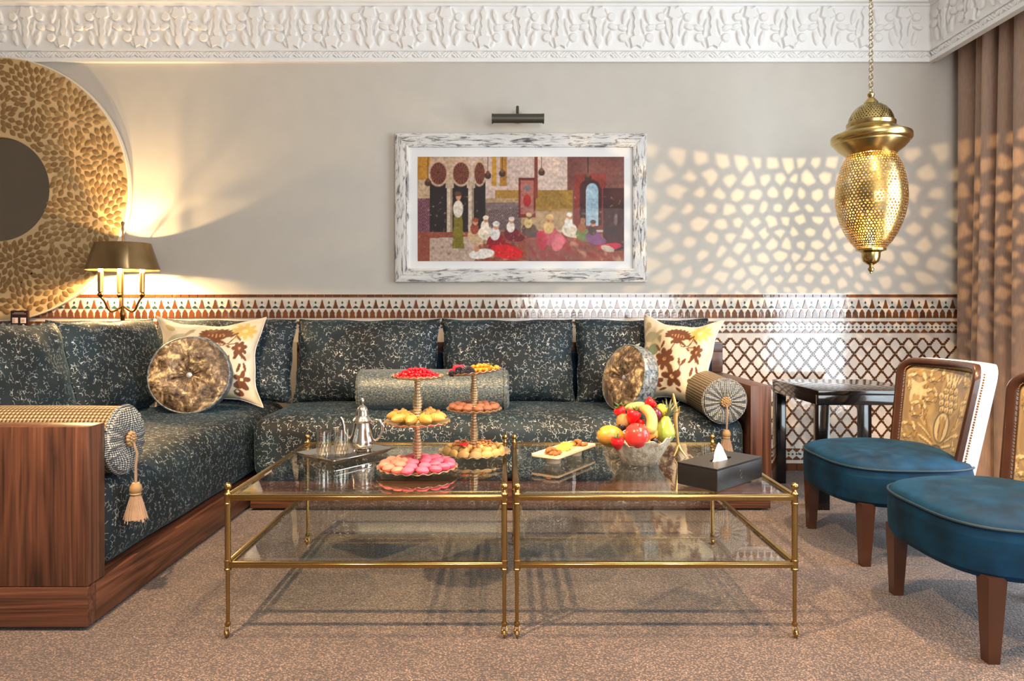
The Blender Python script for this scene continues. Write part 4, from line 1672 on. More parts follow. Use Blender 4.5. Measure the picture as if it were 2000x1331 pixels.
# ------------------------------------------------------------------ shell disc
DX, DZ = (-4 - 990) / 1340 * 4.33, 1 + (612 - 370) / 1340 * 4.33
DK = 4.33 / 1340
t = thing('wall_disc', 'large round shell-inlaid wall disc with a dark mirror in its middle', 'wall art', (DX, WALL_Y - 0.012, DZ))
ro, ri = 257 * DK, 102 * DK
MB().lathe([(ri, 0), (ri, -0.030), (ri + 0.004, -0.034), (ro - 0.004, -0.034), (ro, -0.030), (ro, 0), (ri, 0)], 160, (0, 0, 0), 'y').build('disc_body', 'shell_ground', t)
MB().lathe([(ro + 0.0005, 0), (ro + 0.004, -0.002), (ro + 0.004, -0.032), (ro + 0.0005, -0.0345), (ro - 0.004, -0.0352)], 160, (0, 0, 0), 'y').build('disc_rim', 'disc_edge', t)
MB().lathe([(0, -0.006), (ri + 0.002, -0.006), (ri + 0.002, -0.001), (0, -0.001)], 96, (0, 0, 0), 'y').build('mirror', 'mirror_glass', t)
cent = [(197, -59), (120, -192), (151, 59), (75, 175), (-60, 215), (-40, -215), (30, -140), (-150, -130), (-190, 20), (-150, 150), (215, 60), (140, 135), (5, 140), (60, -240), (190, -150)]
petal = MB().relief([(x * DK, z * DK) for x, z in [(8.4, 0), (5.2, 3.2), (1.6, 5.1), (-1.6, 5.1), (-5.2, 3.2), (-8.4, 0), (-5.2, -3.2), (-1.6, -5.1), (1.6, -5.1), (5.2, -3.2)]], 0, 0.0020, 0.9)
pm = petal.mesh('shell_petal', 'shell_inlay', 40)
seen = []
for ci, (cx_, cz_) in enumerate(cent):
    for ring in range(14):
        r = 9.5 + 15.4 * ring
        cnt = max(6, int(2 * PI * r / 11.2))
        for k in range(cnt):
            a = 2 * PI * (k + 0.5 * (ring % 2)) / cnt
            x, z = cx_ + r * math.cos(a), cz_ + r * math.sin(a)
            rr = math.hypot(x, z)
            if rr > 249 or rr < 109:
                continue
            near = min(range(len(cent)), key=lambda q: (cent[q][0] - x) ** 2 + (cent[q][1] - z) ** 2)
            if near != ci:
                continue
            if any((x - p[0]) ** 2 + (z - p[1]) ** 2 < 100 for p in seen):
                continue
            seen.append((x, z, a + random.uniform(-0.15, 0.15)))
# fill the seams between rosettes
rs2 = random.Random(8)
for _ in range(14000):
    a = rs2.uniform(0, 2 * PI)
    rr = rs2.uniform(108, 250)
    x, z = rr * math.cos(a), rr * math.sin(a)
    if all((x - p[0]) ** 2 + (z - p[1]) ** 2 > 108 for p in seen):
        ci = min(range(len(cent)), key=lambda q: (cent[q][0] - x) ** 2 + (cent[q][1] - z) ** 2)
        seen.append((x, z, math.atan2(z - cent[ci][1], x - cent[ci][0])))
vis = sorted([p for p in seen if p[0] > 6], key=lambda p: -p[0])
far = [p for p in seen if p[0] <= 6] + vis[300:]
for x, z, a in vis[:300]:
    obj('shell_petal', pm, t, (x * DK, -0.034, z * DK), (0, -a, 0))
m = MB()
for x, z, a in far:
    c_, s_ = math.cos(a), math.sin(a)
    m.relief([((x + px_ * c_ - pz_ * s_) * DK, (z + px_ * s_ + pz_ * c_) * DK) for px_, pz_ in
              [(8.4, 0), (5.2, 3.2), (1.6, 5.1), (-1.6, 5.1), (-5.2, 3.2), (-8.4, 0), (-5.2, -3.2), (-1.6, -5.1), (1.6, -5.1), (5.2, -3.2)]], 0.034, 0.0360, 0.9)
tag(m.build('shell_petals', 'shell_inlay', t), kind='stuff')

# ------------------------------------------------------------------ notice plate
NK = 4.29 / 1340
t = thing('notice_plate', 'small dark red notice with two white squares below the shell disc', 'sign', ((37.5 - 990) * NK, 4.29, 1 - (640 - 612) * NK))
w = 17.2 * NK
MB().bbox(-w, w, 0, 0.014, -0.06, 33 * NK, 0.002).build('plate', 'notice_red', t)
MB().box(-w * 0.6, w * 0.6, 0.014, WALL_Y - 0.01 - 4.29, -0.058, -0.015).build('wall_bracket', 'gunmetal', t)
for x, z, ww, hh, mt in [(-0.3, 28.6, 9.5, 0.6, 'print_grey'), (0, 26.6, 13, 0.6, 'print_grey'), (-8.0, 13.8, 5.3, 5.3, 'paper_white'), (8.0, 13.8, 5.3, 5.3, 'paper_white'), (-8, 5.0, 5.2, 0.9, 'print_grey'), (8.2, 3.6, 1.6, 2.6, 'paper_white'), (-9.6, 13.8, 2.2, 4.4, 'paper_pink'), (7.6, 13.4, 2.8, 2.2, 'paper_pink')]:
    d_ = 0.0012 if mt != 'paper_pink' else 0.0018
    MB().box((x - ww) * NK, (x + ww) * NK, -d_, 0, (z - hh) * NK, (z + hh) * NK).build('printed_mark', mt, t)

# ------------------------------------------------------------------ framed picture
PY = WALL_Y - 0.036
QK = PY / 1340
qx = lambda px_: (px_ - 990) * QK
qz = lambda py: 1 + (612 - py) * QK
OX, OZ = (qx(771) + qx(1263)) / 2, qz(551)
t = thing('framed_picture', 'wide framed print in a distressed white wood frame above the sofa', 'picture', (OX, WALL_Y, OZ))
x0, x1, z0, z1 = qx(771.5) - OX, qx(1263) - OX, 0, qz(260.5) - OZ
fw = 26 * QK
def rail(a, b, c_, d_):
    """mitred rail: outer corners a, b; inner corners c, d (x, z)"""
    prof = [(0.0, 0.0), (0.0, -0.034), (0.12, -0.038), (0.8, -0.030), (0.86, -0.034), (1.0, -0.030), (1.0, 0.0)]
    vs = []
    for q, y_ in prof:
        for o_, i_ in ((a, c_), (b, d_)):
            vs.append((o_[0] + (i_[0] - o_[0]) * q, y_, o_[1] + (i_[1] - o_[1]) * q))
    fs = [(2 * k, 2 * k + 1, 2 * k + 3, 2 * k + 2) for k in range(len(prof) - 1)]
    return MB().add(vs, fs)
A, B, C_, D_ = (x0, z1), (x1, z1), (x1, z0), (x0, z0)
a, b, c_, d_ = (x0 + fw, z1 - fw), (x1 - fw, z1 - fw), (x1 - fw, z0 + fw), (x0 + fw, z0 + fw)
for o_, i_, mt in (((A, B), (a, b), 'distressed_white_wood'), ((C_, D_), (c_, d_), 'distressed_white_wood'), ((B, C_), (b, c_), 'distressed_white_wood_upright'), ((D_, A), (d_, a), 'distressed_white_wood_upright')):
    rail(o_[0], o_[1], i_[0], i_[1]).build('frame_rail', mt, t)
MB().box(x0 + fw, x1 - fw, -0.014, -0.004, z0 + fw, z1 - fw).build('mat_board', 'mat_board', t)
px0, px1, pz0, pz1 = qx(815) - OX, qx(1220) - OX, qz(510) - OZ, qz(305) - OZ
NU, NV = 300, 152
uu = np.array([i / NU for j in range(NV + 1) for i in range(NU + 1)])
vv = np.array([j / NV for j in range(NV + 1) for i in range(NU + 1)])


def print_paint(u, v):
    """a made-up courtyard scene: arcade, hangings, rugs and robed sitters"""
    p = Paint(u * 2, v, (206, 186, 172))
    U = u * 2
    rs = np.random.RandomState(3)
    p.rect(0, 0.55, 0.3, 1, (196, 172, 140)).rect(0.5, 1.55, 0.55, 1, (214, 192, 178)).rect(1.45, 2, 0.3, 1, (120, 72, 62))
    p.put(np.clip(p.noise(2.0, 3) + 0.2, 0, 1) * (v > 0.5), (170, 140, 128), 0.35)
    p.rect(0.0, 0.12, 0.78, 1, (190, 140, 48)).rect(0.72, 0.76, 0.72, 1, (196, 150, 58)).rect(0.80, 0.86, 0.72, 1, (178, 128, 44))
    # tiled dado of the court
    p.rect(0.45, 1.5, 0.30, 0.60, (176, 150, 112)).rect(0.5, 1.0, 0.28, 0.56, (128, 112, 110)).rect(0.0, 0.12, 0.02, 0.6, (140, 96, 104))
    chk = ((np.floor(U * 90) + np.floor(v * 60)) % 2 == 0)
    p.put(chk & (U < 1.0) & (U > 0.5) & (v < 0.5) & (v > 0.28), (84, 66, 60), 0.7)
    p.put(chk & (U < 0.12) & (v < 0.6), (90, 50, 70), 0.8)
    p.rect(1.0, 1.5, 0.48, 0.68, (160, 128, 52)).rect(0.75, 1.0, 0.6, 0.68, (168, 132, 56))
    # arches and columns
    for x in (0.2, 0.42, 0.6):
        w = 0.085 if x < 0.5 else 0.055
        p.rect(x - w, x + w, 0.25, 0.8, (36, 28, 26)).ell(x, 0.85, w * 1.25, 0.14, (206, 176, 150)).ell(x, 0.84, w * 0.95, 0.11, (96, 48, 34))
        p.put((((U - x) / (w * 0.95)) ** 2 + ((v - 0.84) / 0.11) ** 2 < 1) & (np.floor(np.arctan2(v - 0.84, U - x) * 6) % 2 == 0), (150, 92, 60), 0.6)
    for x in (0.31, 0.515):
        p.rect(x - 0.026, x + 0.026, 0.10, 0.74, (206, 190, 168)).rect(x + 0.008, x + 0.026, 0.10, 0.74, (160, 140, 118)).rect(x - 0.04, x + 0.04, 0.70, 0.76, (196, 176, 150))
    # floor: stone then rugs
    p.rect(0, 2, 0, 0.28, (150, 84, 62)).poly([(0.12, 0), (0.55, 0), (0.62, 0.24), (0.12, 0.22)], (190, 168, 150))
    p.put(np.clip(p.noise(6, 11) * 2.2, 0, 1) * (v < 0.30) * (U > 0.6), (150, 40, 40), 0.8)
    p.put(np.clip(p.noise(9, 17) * 2.2 - 0.5, 0, 1) * (v < 0.30) * (U > 0.6), (212, 168, 140), 0.8)
    p.put(np.clip(p.noise(12, 19) * 2.2 - 0.7, 0, 1) * (v < 0.30) * (U > 0.6), (70, 66, 84), 0.8)
    # hanging carpet and doorway
    p.rect(0.98, 1.14, 0.42, 0.80, (120, 44, 38)).rect(1.0, 1.12, 0.45, 0.77, (170, 110, 96)).ell(1.06, 0.58, 0.04, 0.06, (176, 40, 46)).ell(1.06, 0.70, 0.035, 0.03, (120, 120, 130)).rect(1.13, 1.165, 0.6, 1.0, (134, 66, 40))
    p.rect(1.52, 1.82, 0.32, 0.84, (138, 56, 44)).rect(1.57, 1.78, 0.34, 0.70, (70, 26, 26)).ell(1.67, 0.70, 0.105, 0.09, (70, 26, 26))
    p.rect(1.63, 1.75, 0.34, 0.68, (158, 188, 204)).ell(1.69, 0.68, 0.06, 0.07, (158, 188, 204)).rect(1.80, 2, 0.1, 0.7, (70, 34, 34))
    for x, z in ((0.68, 0.82), (1.2, 0.85), (0.1, 0.75), (1.65, 0.80), (0.82, 0.84)):
        p.stem([(x, z), (x, 1)], 0.006, (60, 46, 36)).ell(x, z, 0.035, 0.035, (74, 50, 36)).ell(x, z + 0.025, 0.02, 0.02, (120, 84, 50))
    # robed people: a standing one by the column, others seated on the rugs
    def sitter(x, y, s, robe, head, wrap):
        p.ell(x, y, 0.085 * s, 0.075 * s, robe).ell(x + 0.045 * s, y - 0.04 * s, 0.10 * s, 0.045 * s, robe).ell(x - 0.01 * s, y + 0.075 * s, 0.045 * s, 0.06 * s, wrap)
        p.ell(x, y + 0.145 * s, 0.028 * s, 0.036 * s, head).ell(x, y + 0.162 * s, 0.032 * s, 0.024 * s, wrap)
    sk = (206, 150, 112)
    p.poly([(0.335, 0.12), (0.45, 0.12), (0.43, 0.45), (0.355, 0.45)], (128, 120, 26)).ell(0.392, 0.50, 0.05, 0.085, (226, 214, 200)).ell(0.395, 0.62, 0.027, 0.038, sk).ell(0.39, 0.645, 0.032, 0.026, (92, 70, 50))
    sitter(0.56, 0.24, 0.95, (206, 176, 140), sk, (150, 74, 50))
    sitter(0.66, 0.27, 0.9, (232, 218, 198), sk, (236, 224, 206))
    sitter(0.76, 0.18, 1.1, (150, 20, 34), sk, (226, 222, 216))
    p.ell(0.86, 0.09, 0.17, 0.07, (212, 20, 30), -0.15).ell(0.62, 0.07, 0.13, 0.05, (232, 226, 216), 0.1).ell(0.57, 0.12, 0.03, 0.035, sk)
    sitter(0.91, 0.26, 0.9, (120, 40, 50), sk, (238, 228, 214))
    sitter(1.08, 0.30, 0.9, (96, 74, 64), (120, 84, 60), (206, 182, 120))
    sitter(1.28, 0.24, 1.15, (206, 92, 104), sk, (214, 180, 120))
    p.ell(1.20, 0.20, 0.05, 0.10, (196, 40, 66), 0.2).ell(1.36, 0.18, 0.06, 0.09, (222, 120, 130), -0.3)
    sitter(1.47, 0.30, 0.9, (230, 214, 190), sk, (236, 228, 214))
    sitter(1.60, 0.26, 0.85, (120, 140, 80), sk, (170, 110, 60))
    sitter(1.70, 0.23, 0.9, (140, 90, 130), sk, (90, 70, 60))
    p.ell(1.86, 0.14, 0.12, 0.035, (214, 44, 70), 0.1).ell(1.84, 0.12, 0.07, 0.03, (210, 190, 170), -0.3).ell(1.9, 0.28, 0.06, 0.05, (60, 40, 40)).ell(1.92, 0.40, 0.02, 0.06, (120, 100, 90))
    n1, n2 = p.noise(9, 31), p.noise(23, 37)
    p.c = np.clip(p.c * (1 + 0.22 * n1 + 0.34 * n2)[:, None], 0, 1) ** np.array([1.05, 1.12, 1.12])
    p.put(np.clip(p.noise(17, 41) * 2 - 0.75, 0, 1) * (v < 0.62), (52, 30, 28), 0.55)
    p.put(np.clip(p.noise(19, 43) * 2 - 0.8, 0, 1) * (v < 0.62), (226, 190, 150), 0.5)
    return p.c


vs = [(px0 + (px1 - px0) * a_, -0.0158, pz0 + (pz1 - pz0) * b_) for a_, b_ in zip(uu, vv)]
fs = [(j * (NU + 1) + i, j * (NU + 1) + i + 1, (j + 1) * (NU + 1) + i + 1, (j + 1) * (NU + 1) + i) for j in range(NV) for i in range(NU)]
o = MB().add(vs, fs).build('print', 'picture_print', t)
set_paint(o.data, print_paint(uu, vv))
MB().box(x0 + fw + 0.0005, x1 - fw - 0.0005, -0.020, -0.0185, z0 + fw + 0.0005, z1 - fw - 0.0005).build('glazing', 'picture_glass', t)

# picture light
GK = 4.24 / 1340
gx = lambda px_: (px_ - 990) * GK
gz = lambda py: 1 + (612 - py) * GK
t = thing('picture_light', 'short dark metal picture light on the wall above the framed print', 'lamp', (gx(1011.5), WALL_Y, gz(232)))
hw = 51 * GK
r_ = 0.030
vs, fs = [], []
n = 22
for x in (-hw, hw):
    for k in range(n + 1):
        a = R(35) + R(222) * k / n
        vs.append((x, -0.125 + r_ * math.cos(a), r_ * math.sin(a)))
for k in range(n):
    fs.append((k, k + 1, n + 2 + k, n + 1 + k))
fs += [tuple(range(n + 1)), tuple(range(n + 1, 2 * n + 2))]
hood = MB().add(vs, fs)
hood.build('hood', 'gunmetal', t, angle=40)
for s in (-1, 1):
    MB().lathe([(0, 0), (r_ * 1.04, 0), (r_ * 1.04, 0.008), (0, 0.008)], 24, (s * hw - (0.008 if s > 0 else 0), -0.125, 0), 'x').build('end_cap', 'gunmetal', t)
MB().lathe([(0, -hw * 0.9), (0.012, -hw * 0.9), (0.012, hw * 0.9), (0, hw * 0.9)], 14, (0, -0.125, -0.006), 'x').build('tube_bulb', 'tissue', t)
MB().lathe([(0, 0), (0.038, 0), (0.038, -0.010), (0.026, -0.018), (0, -0.02)], 28, (0, 0, gz(219) - gz(232)), 'y').build('wall_plate', 'silver', t)
MB().tube([(0, -0.012, 0.042), (0, -0.05, 0.058), (0, -0.10, 0.05), (0, -0.122, 0.028)], 0.007, 10).lathe([(0, 0.03), (0.009, 0.03), (0.009, 0.082), (0.006, 0.086), (0, 0.086)], 14, (-0.002, -0.10, 0)).build('arm', 'gunmetal', t)


# ------------------------------------------------------------------ tea tray, glasses, pot
ANG = math.atan2(0.215, 0.165)
tray_c = (-0.636, 2.70)
t = thing('tray', 'rectangular silver tray under the teapot and glasses', 'tray', (tray_c[0], tray_c[1], TT), (0, 0, ANG))
a, b = 0.150, 0.120
def rect_ring(levels):
    vs, fs = [], []
    for (e, z) in levels:
        r = 0.012
        pts = []
        for cx_, cy_, a0 in ((a + e - r, b + e - r, 0), (-(a + e - r), b + e - r, 90), (-(a + e - r), -(b + e - r), 180), (a + e - r, -(b + e - r), 270)):
            for k in range(5):
                an = R(a0 + 22.5 * k)
                pts.append((cx_ + r * math.cos(an), cy_ + r * math.sin(an), z))
        vs += pts
    n = 20
    for i in range(len(levels) - 1):
        for k in range(n):
            fs.append((i * n + k, i * n + (k + 1) % n, (i + 1) * n + (k + 1) % n, (i + 1) * n + k))
    fs.append(tuple(range(n)))
    fs.append(tuple((len(levels) - 1) * n + k for k in range(n)))
    return MB().add(vs, fs)
rect_ring([(-0.022, 0.0), (-0.004, 0.016), (0.004, 0.017), (0.004, 0.0195), (-0.005, 0.0195), (-0.022, 0.005)]).build('tray_body', 'silver', t)
ZT = TT + 0.0055


def tumbler(x, y, lab):
    t = thing('tea_glass', lab, 'glass', (x, y, ZT), (0, 0, 0), 'tea glasses')
    MB().lathe([(0, 0), (0.0265, 0), (0.0275, 0.004), (0.0295, 0.102), (0.0285, 0.1025), (0.0262, 0.012), (0, 0.010)], 28).build('tumbler', 'tumbler_glass', t)
    m = MB()
    for row, (z_, hh, nn) in enumerate(((0.014, 0.007, 16), (0.030, 0.008, 16), (0.047, 0.006, 16))):
        for k in range(nn):
            an = 2 * PI * (k + 0.5 * (row % 2)) / nn
            rr = 0.0277 + z_ * 0.0205
            ww = 0.0031 / rr
            P_ = lambda q, z: ((rr + 0.0004) * math.cos(q), (rr + 0.0004) * math.sin(q), z)
            m.add([P_(an - ww, z_), P_(an, z_ - hh), P_(an + ww, z_), P_(an, z_ + hh)], [(0, 1, 2, 3)])
    m.build('gilt_pattern', 'stand_gold', t)
tumbler(-0.707, 2.648, 'clear gilt-patterned tea glass at the left end of the silver tray')
tumbler(-0.646, 2.672, 'clear gilt-patterned tea glass next to the silver teapot')

TP = (-0.578, 2.745)
t = thing('teapot', 'silver Moroccan teapot with domed lid on the tray', 'teapot', (TP[0], TP[1], ZT), (0, 0, 0))
MB().lathe([(0, 0.012), (0.040, 0.012), (0.050, 0.020), (0.054, 0.032), (0.051, 0.050), (0.043, 0.074), (0.0375, 0.098), (0.036, 0.116), (0.040, 0.122), (0.040, 0.126), (0, 0.126)], 36).build('body', 'silver', t)
MB().lathe([(0.039, 0.126), (0.036, 0.131), (0.027, 0.141), (0.0255, 0.150), (0.024, 0.160), (0.020, 0.172), (0.013, 0.181), (0.006, 0.186), (0.0055, 0.192), (0.0085, 0.198), (0.008, 0.205), (0.004, 0.213), (0, 0.216)], 32).build('lid', 'silver', t)
MB().tube([(-0.044, 0, 0.045), (-0.062, 0, 0.055), (-0.072, 0, 0.080), (-0.074, 0, 0.108), (-0.080, 0, 0.128), (-0.088, 0, 0.136)], [0.016, 0.012, 0.0085, 0.007, 0.006, 0.005], 12).build('spout', 'silver', t)
MB().tube([(0.036, 0, 0.112), (0.052, 0, 0.126), (0.070, 0, 0.124), (0.082, 0, 0.104), (0.080, 0, 0.078), (0.068, 0, 0.056), (0.050, 0, 0.042)], [0.005, 0.006, 0.0065, 0.0065, 0.006, 0.005, 0.004], 10).build('handle', 'silver', t)
for k in range(4):
    an = PI / 4 + PI / 2 * k
    MB().ball((0.038 * math.cos(an), 0.038 * math.sin(an), 0.0075), (0.007, 0.007, 0.0075), 8, 6).build('foot', 'silver', t)


# ------------------------------------------------------------------ tiered stands
def plate_mb(r, n=24):
    N = n * 6
    prof = [(0, 0.0), (0.35, 0.0), (0.78, 0.0015), (0.93, 0.006), (1.0, 0.0105), (1.0, 0.0125), (0.93, 0.009), (0.78, 0.0045), (0.35, 0.003), (0, 0.003)]
    mb = MB().lathe([(q * r, z) for q, z in prof], N)
    out = []
    for x, y, z in mb.v:
        rr = math.hypot(x, y) / r
        an = math.atan2(y, x)
        w = max(0, (rr - 0.8) / 0.2)
        s = 1 + 0.022 * w * abs(math.sin(an * n / 2)) - 0.012 * w
        out.append((x * s, y * s, z + 0.0025 * w * math.cos(an * n)))
    mb.v = out
    return mb


def column(z0, z1):
    prof = [(0, z0)]
    n = 15
    for k in range(n):
        a_ = k / (n - 1)
        # slim at both ends, fullest at the middle
        r = 0.0105 + 0.0070 * math.exp(-((a_ - 0.46) / 0.22) ** 2) + (0.004 if k in (0, n - 1) else 0)
        za, zb_ = z0 + (z1 - z0) * k / n, z0 + (z1 - z0) * (k + 1) / n
        prof += [(r * 0.80, za), (r, za + (zb_ - za) * 0.28), (r, za + (zb_ - za) * 0.72), (r * 0.80, zb_)]
    prof.append((0, z1))
    return MB().lathe(prof, 20)


def stand(label, x, y, tiers, tilt=0.0):
    t = thing('tiered_stand', label, 'cake stand', (x, y, TT), group='tiered stands')
    MB().lathe([(0, 0), (0.052, 0), (0.050, 0.004), (0.030, 0.010), (0, 0.0108)], 36).build('foot', 'stand_gold', t)
    for k, (r, z) in enumerate(tiers):
        p = plate_mb(r).build('plate', 'stand_gold', t, (0, 0, z))
        if k == 2 and tilt:
            p.rotation_euler = (0, tilt, 0)
    for (r0, z0), (r1, z1) in zip(tiers, tiers[1:]):
        column(z0 + 0.002, z1 + 0.002).build('column', 'stand_gold', t)
    return t


S1 = (-0.315, 2.415)
S2 = (-0.128, 2.680)
T1 = [(0.142, 0.010), (0.116, 0.168), (0.092, 0.328)]
T2 = [(0.142, 0.010), (0.108, 0.176), (0.108, 0.322)]
stand('front tiered stand with pink macarons below and redcurrants on top', *S1, T1)
TILT2 = -R(6)
stand('rear tiered stand with brown macarons and mixed berries on top', *S2, T2, TILT2)


ORD = ['frontmost', 'second', 'third', 'fourth', 'fifth', 'sixth', 'seventh', 'eighth', 'ninth', 'tenth', 'eleventh', 'twelfth',
       'thirteenth', 'fourteenth', 'fifteenth', 'sixteenth']


def ring_spots(n, a0, jit=0.0):
    """angles of a ring, ordered clockwise (seen from above) from the front"""
    an = [2 * PI * (k + (rs.uniform(-jit, jit) if jit else 0)) / n + a0 for k in range(n)]
    an.sort(key=lambda q: (-PI / 2 + PI / n - q) % (2 * PI))
    return an


def nth(k, what, where):
    return '%s %s%s %s' % (ORD[k], what, '' if k == 0 else ' clockwise from the front', where)


def place(base, used, loc, rot, scale=None, label=None):
    """first use moves the prototype, later ones copy it"""
    if label:
        o = place(base, used, loc, rot, scale)
        o['label'] = label
        return o
    if not used:
        base.location = loc
        base.rotation_euler = rot
        used.append(1)
        if scale:
            base.scale = (scale,) * 3
        return base
    return dup(base, loc, rot, None, scale)


def macaron(label, group, shell, cream, r):
    t = thing('macaron', label, 'macaron', group=group)
    top = [(0, 0.0255), (0.45, 0.0248), (0.75, 0.0222), (0.93, 0.018), (1.0, 0.0148), (1.03, 0.0130), (0.9, 0.0122), (0, 0.0122)]
    MB().lathe([(q * r, z) for q, z in top], 20).build('top_shell', shell, t)
    MB().lathe([(q * r, 0.0248 - z) for q, z in top], 20).build('bottom_shell', shell, t)
    MB().lathe([(0, 0.0115), (0.9 * r, 0.0115), (0.94 * r, 0.0124), (0.9 * r, 0.0133), (0, 0.0133)], 18).build('filling', cream, t)
    return t


mp = macaron('pink macaron on the lowest plate of the front stand', 'pink macarons', 'macaron_pink', 'cream_pink', 0.0215)
ms = macaron('salmon macaron on the left of the front stand\'s lowest plate', 'warm-lit pink macarons', 'macaron_warmlit', 'cream_pink', 0.0215)
up_, us_ = [], []
rs = random.Random(5)
for (rr, n, z, ti, rn) in ((0.112, 16, 0.0225, 0.16, 'outer'), (0.071, 10, 0.0275, 0.1, 'middle'), (0.036, 5, 0.034, 0.06, 'inner')):
    for k, an in enumerate(ring_spots(n, rr * 20, 0.08)):
        x, y = rr * math.cos(an), rr * math.sin(an)
        rot = (rs.uniform(-ti, ti), rs.uniform(-ti, ti), rs.uniform(0, 6))
        loc = (S1[0] + x, S1[1] + y, TT + z - 0.008 + rs.uniform(0, 0.003))
        if x < -0.035:  # left-hand shells take the pink with warm light coloured in
            place(ms, us_, loc, rot, None, nth(k, 'macaron', 'in the %s macaron ring, painted warm-lit pink' % rn))
        else:
            place(mp, up_, loc, rot, None, nth(k, 'macaron', 'in the %s macaron ring, bright pink' % rn))
mb_ = macaron('brown macaron on the middle plate of the rear stand', 'brown macarons', 'macaron_brown', 'cream_brown', 0.0185)
ub = []
for (rr, n, z, rn) in ((0.083, 13, T2[1][1] + 0.010, 'outer'), (0.044, 6, T2[1][1] + 0.013, 'inner')):
    for k, an in enumerate(ring_spots(n, 0.1, 0.08)):
        place(mb_, ub, (S2[0] + rr * math.cos(an), S2[1] + rr * math.sin(an), TT + z - 0.004), (rs.uniform(-0.1, 0.1), rs.uniform(-0.1, 0.1), 0), None, nth(k, 'brown macaron', 'in its %s ring' % rn))


def gadroon(l, w, h, ribs=9):
    """ribbed almond pastry lying along x, flat below, open end showing its filling"""
    m = MB()
    n1, n2 = 26, 20
    vs, fs = [], []
    for j in range(n2 + 1):
        s = j / n2
        x = (s - 0.5) * l
        q = math.sin(PI * min(0.999, max(0.001, s))) ** 0.6
        for i in range(n1):
            an = 2 * PI * i / n1
            rb = 1 + 0.05 * math.cos(ribs * s * 2 * PI)
            yy = w / 2 * q * math.cos(an) * rb
            zz = h / 2 * q * math.sin(an) * rb
            zz = max(zz, -h * 0.36) + h * 0.36 + 0.006 * math.sin(PI * s)
            vs.append((x, yy + 0.25 * w * (s - 0.5) ** 2, zz))
    for j in range(n2):
        for i in range(n1):
            fs.append((j * n1 + i, j * n1 + (i + 1) % n1, (j + 1) * n1 + (i + 1) % n1, (j + 1) * n1 + i))
    fs += [tuple(range(n1)), tuple(n2 * n1 + i for i in range(n1))]
    return m.add(vs, fs)


t = thing('almond_pastry', 'ribbed golden almond pastry on the middle plate of the front stand', 'pastry', group='golden almond pastries')
gadroon(0.070, 0.036, 0.034).build('pastry_body', 'pastry_gold', t)
MB().ball((0.006, 0.002, 0.034), (0.008, 0.006, 0.005), 8, 6).build('nut_topping', 'nut', t)
ua = []
for k, an in enumerate(ring_spots(9, 0.35)):
    place(t, ua, (S1[0] + 0.072 * math.cos(an), S1[1] + 0.072 * math.sin(an), TT + T1[1][1] + 0.0075), (0, -0.1, an + rs.uniform(-0.5, 0.5)), rs.uniform(1.0, 1.2), nth(k, 'large ribbed golden pastry', 'on the front stand'))
for k, an in enumerate(ring_spots(4, 0.8)):
    place(t, ua, (S1[0] + 0.040 * math.cos(an), S1[1] + 0.040 * math.sin(an), TT + T1[1][1] + 0.020), (0, -0.25, an + 1.2), 0.68, nth(k, 'small ribbed golden pastry', 'against the front stand\'s column'))


# half-moon pastries on the lowest plate of the rear stand
def half_moon(r, th):
    m = MB()
    n = 18
    vs, fs = [], []
    for j in range(9):
        q = j / 8 * 2 - 1
        y = q * th / 2
        k_ = math.sqrt(max(0.02, 1 - q * q * 0.9))
        for i in range(n + 1):
            an = PI * i / n
            vs.append((r * k_ * math.cos(an), y, r * k_ * math.sin(an) * 0.9))
    w = n + 1
    for j in range(8):
        for i in range(n):
            fs.append((j * w + i, j * w + i + 1, (j + 1) * w + i + 1, (j + 1) * w + i))
    for j in (0, 8):
        fs.append(tuple(j * w + i for i in range(w)))
    fs.append(tuple([j * w for j in range(9)] + [j * w + n for j in range(8, -1, -1)]))
    return m.add(vs, fs)


t = thing('half_moon_pastry', 'pale half-moon pastry on the lowest plate of the rear stand', 'pastry', group='half-moon pastries')
half_moon(0.026, 0.028).build('pastry_body', 'pastry_pale', t)
uh = []
for k, an in enumerate(ring_spots(15, 0.2)):
    place(t, uh, (S2[0] + 0.107 * math.cos(an), S2[1] + 0.107 * math.sin(an), TT + 0.018), (rs.uniform(-0.15, 0.15), 0, an + PI / 2 + rs.uniform(-0.35, 0.35)), rs.uniform(0.92, 1.1), nth(k, 'pale half-moon pastry', 'on the rear stand'))
t = thing('nut_pastry', 'nut-topped pastry heaped inside the half-moon pastries', 'pastry', group='nut-topped pastries')
MB().lathe([(0, 0), (0.019, 0), (0.023, 0.008), (0.021, 0.018), (0.012, 0.026), (0, 0.029)], 18).build('pastry_body', 'pastry_pale', t)
m = MB()
for k in range(6):
    m.ball((rs.uniform(-0.012, 0.012), rs.uniform(-0.012, 0.012), 0.027 + rs.uniform(0, 0.006)), (0.008, 0.006, 0.005), 7, 5)
m.build('nut_topping', 'nut', t)
un = []
for k, an in enumerate(ring_spots(9, 0.0)):
    place(t, un, (S2[0] + 0.067 * math.cos(an), S2[1] + 0.067 * math.sin(an), TT + 0.020), (rs.uniform(-0.2, 0.2), rs.uniform(-0.2, 0.2), rs.uniform(0, 6)), None, nth(k, 'nut-topped pastry', 'just inside the half-moon pastries'))
for k, an in enumerate(ring_spots(5, 0.4)):
    place(t, un, (S2[0] + 0.041 * math.cos(an), S2[1] + 0.041 * math.sin(an), TT + 0.031), (rs.uniform(-0.2, 0.2), rs.uniform(-0.2, 0.2), rs.uniform(0, 6)), 0.9, nth(k, 'nut-topped pastry', 'against the rear stand\'s column'))
t = thing('sugar_flower', 'small red flower on the rear stand\'s lowest pastries', 'flower', (S2[0] - 0.036, S2[1] - 0.058, TT + 0.054))
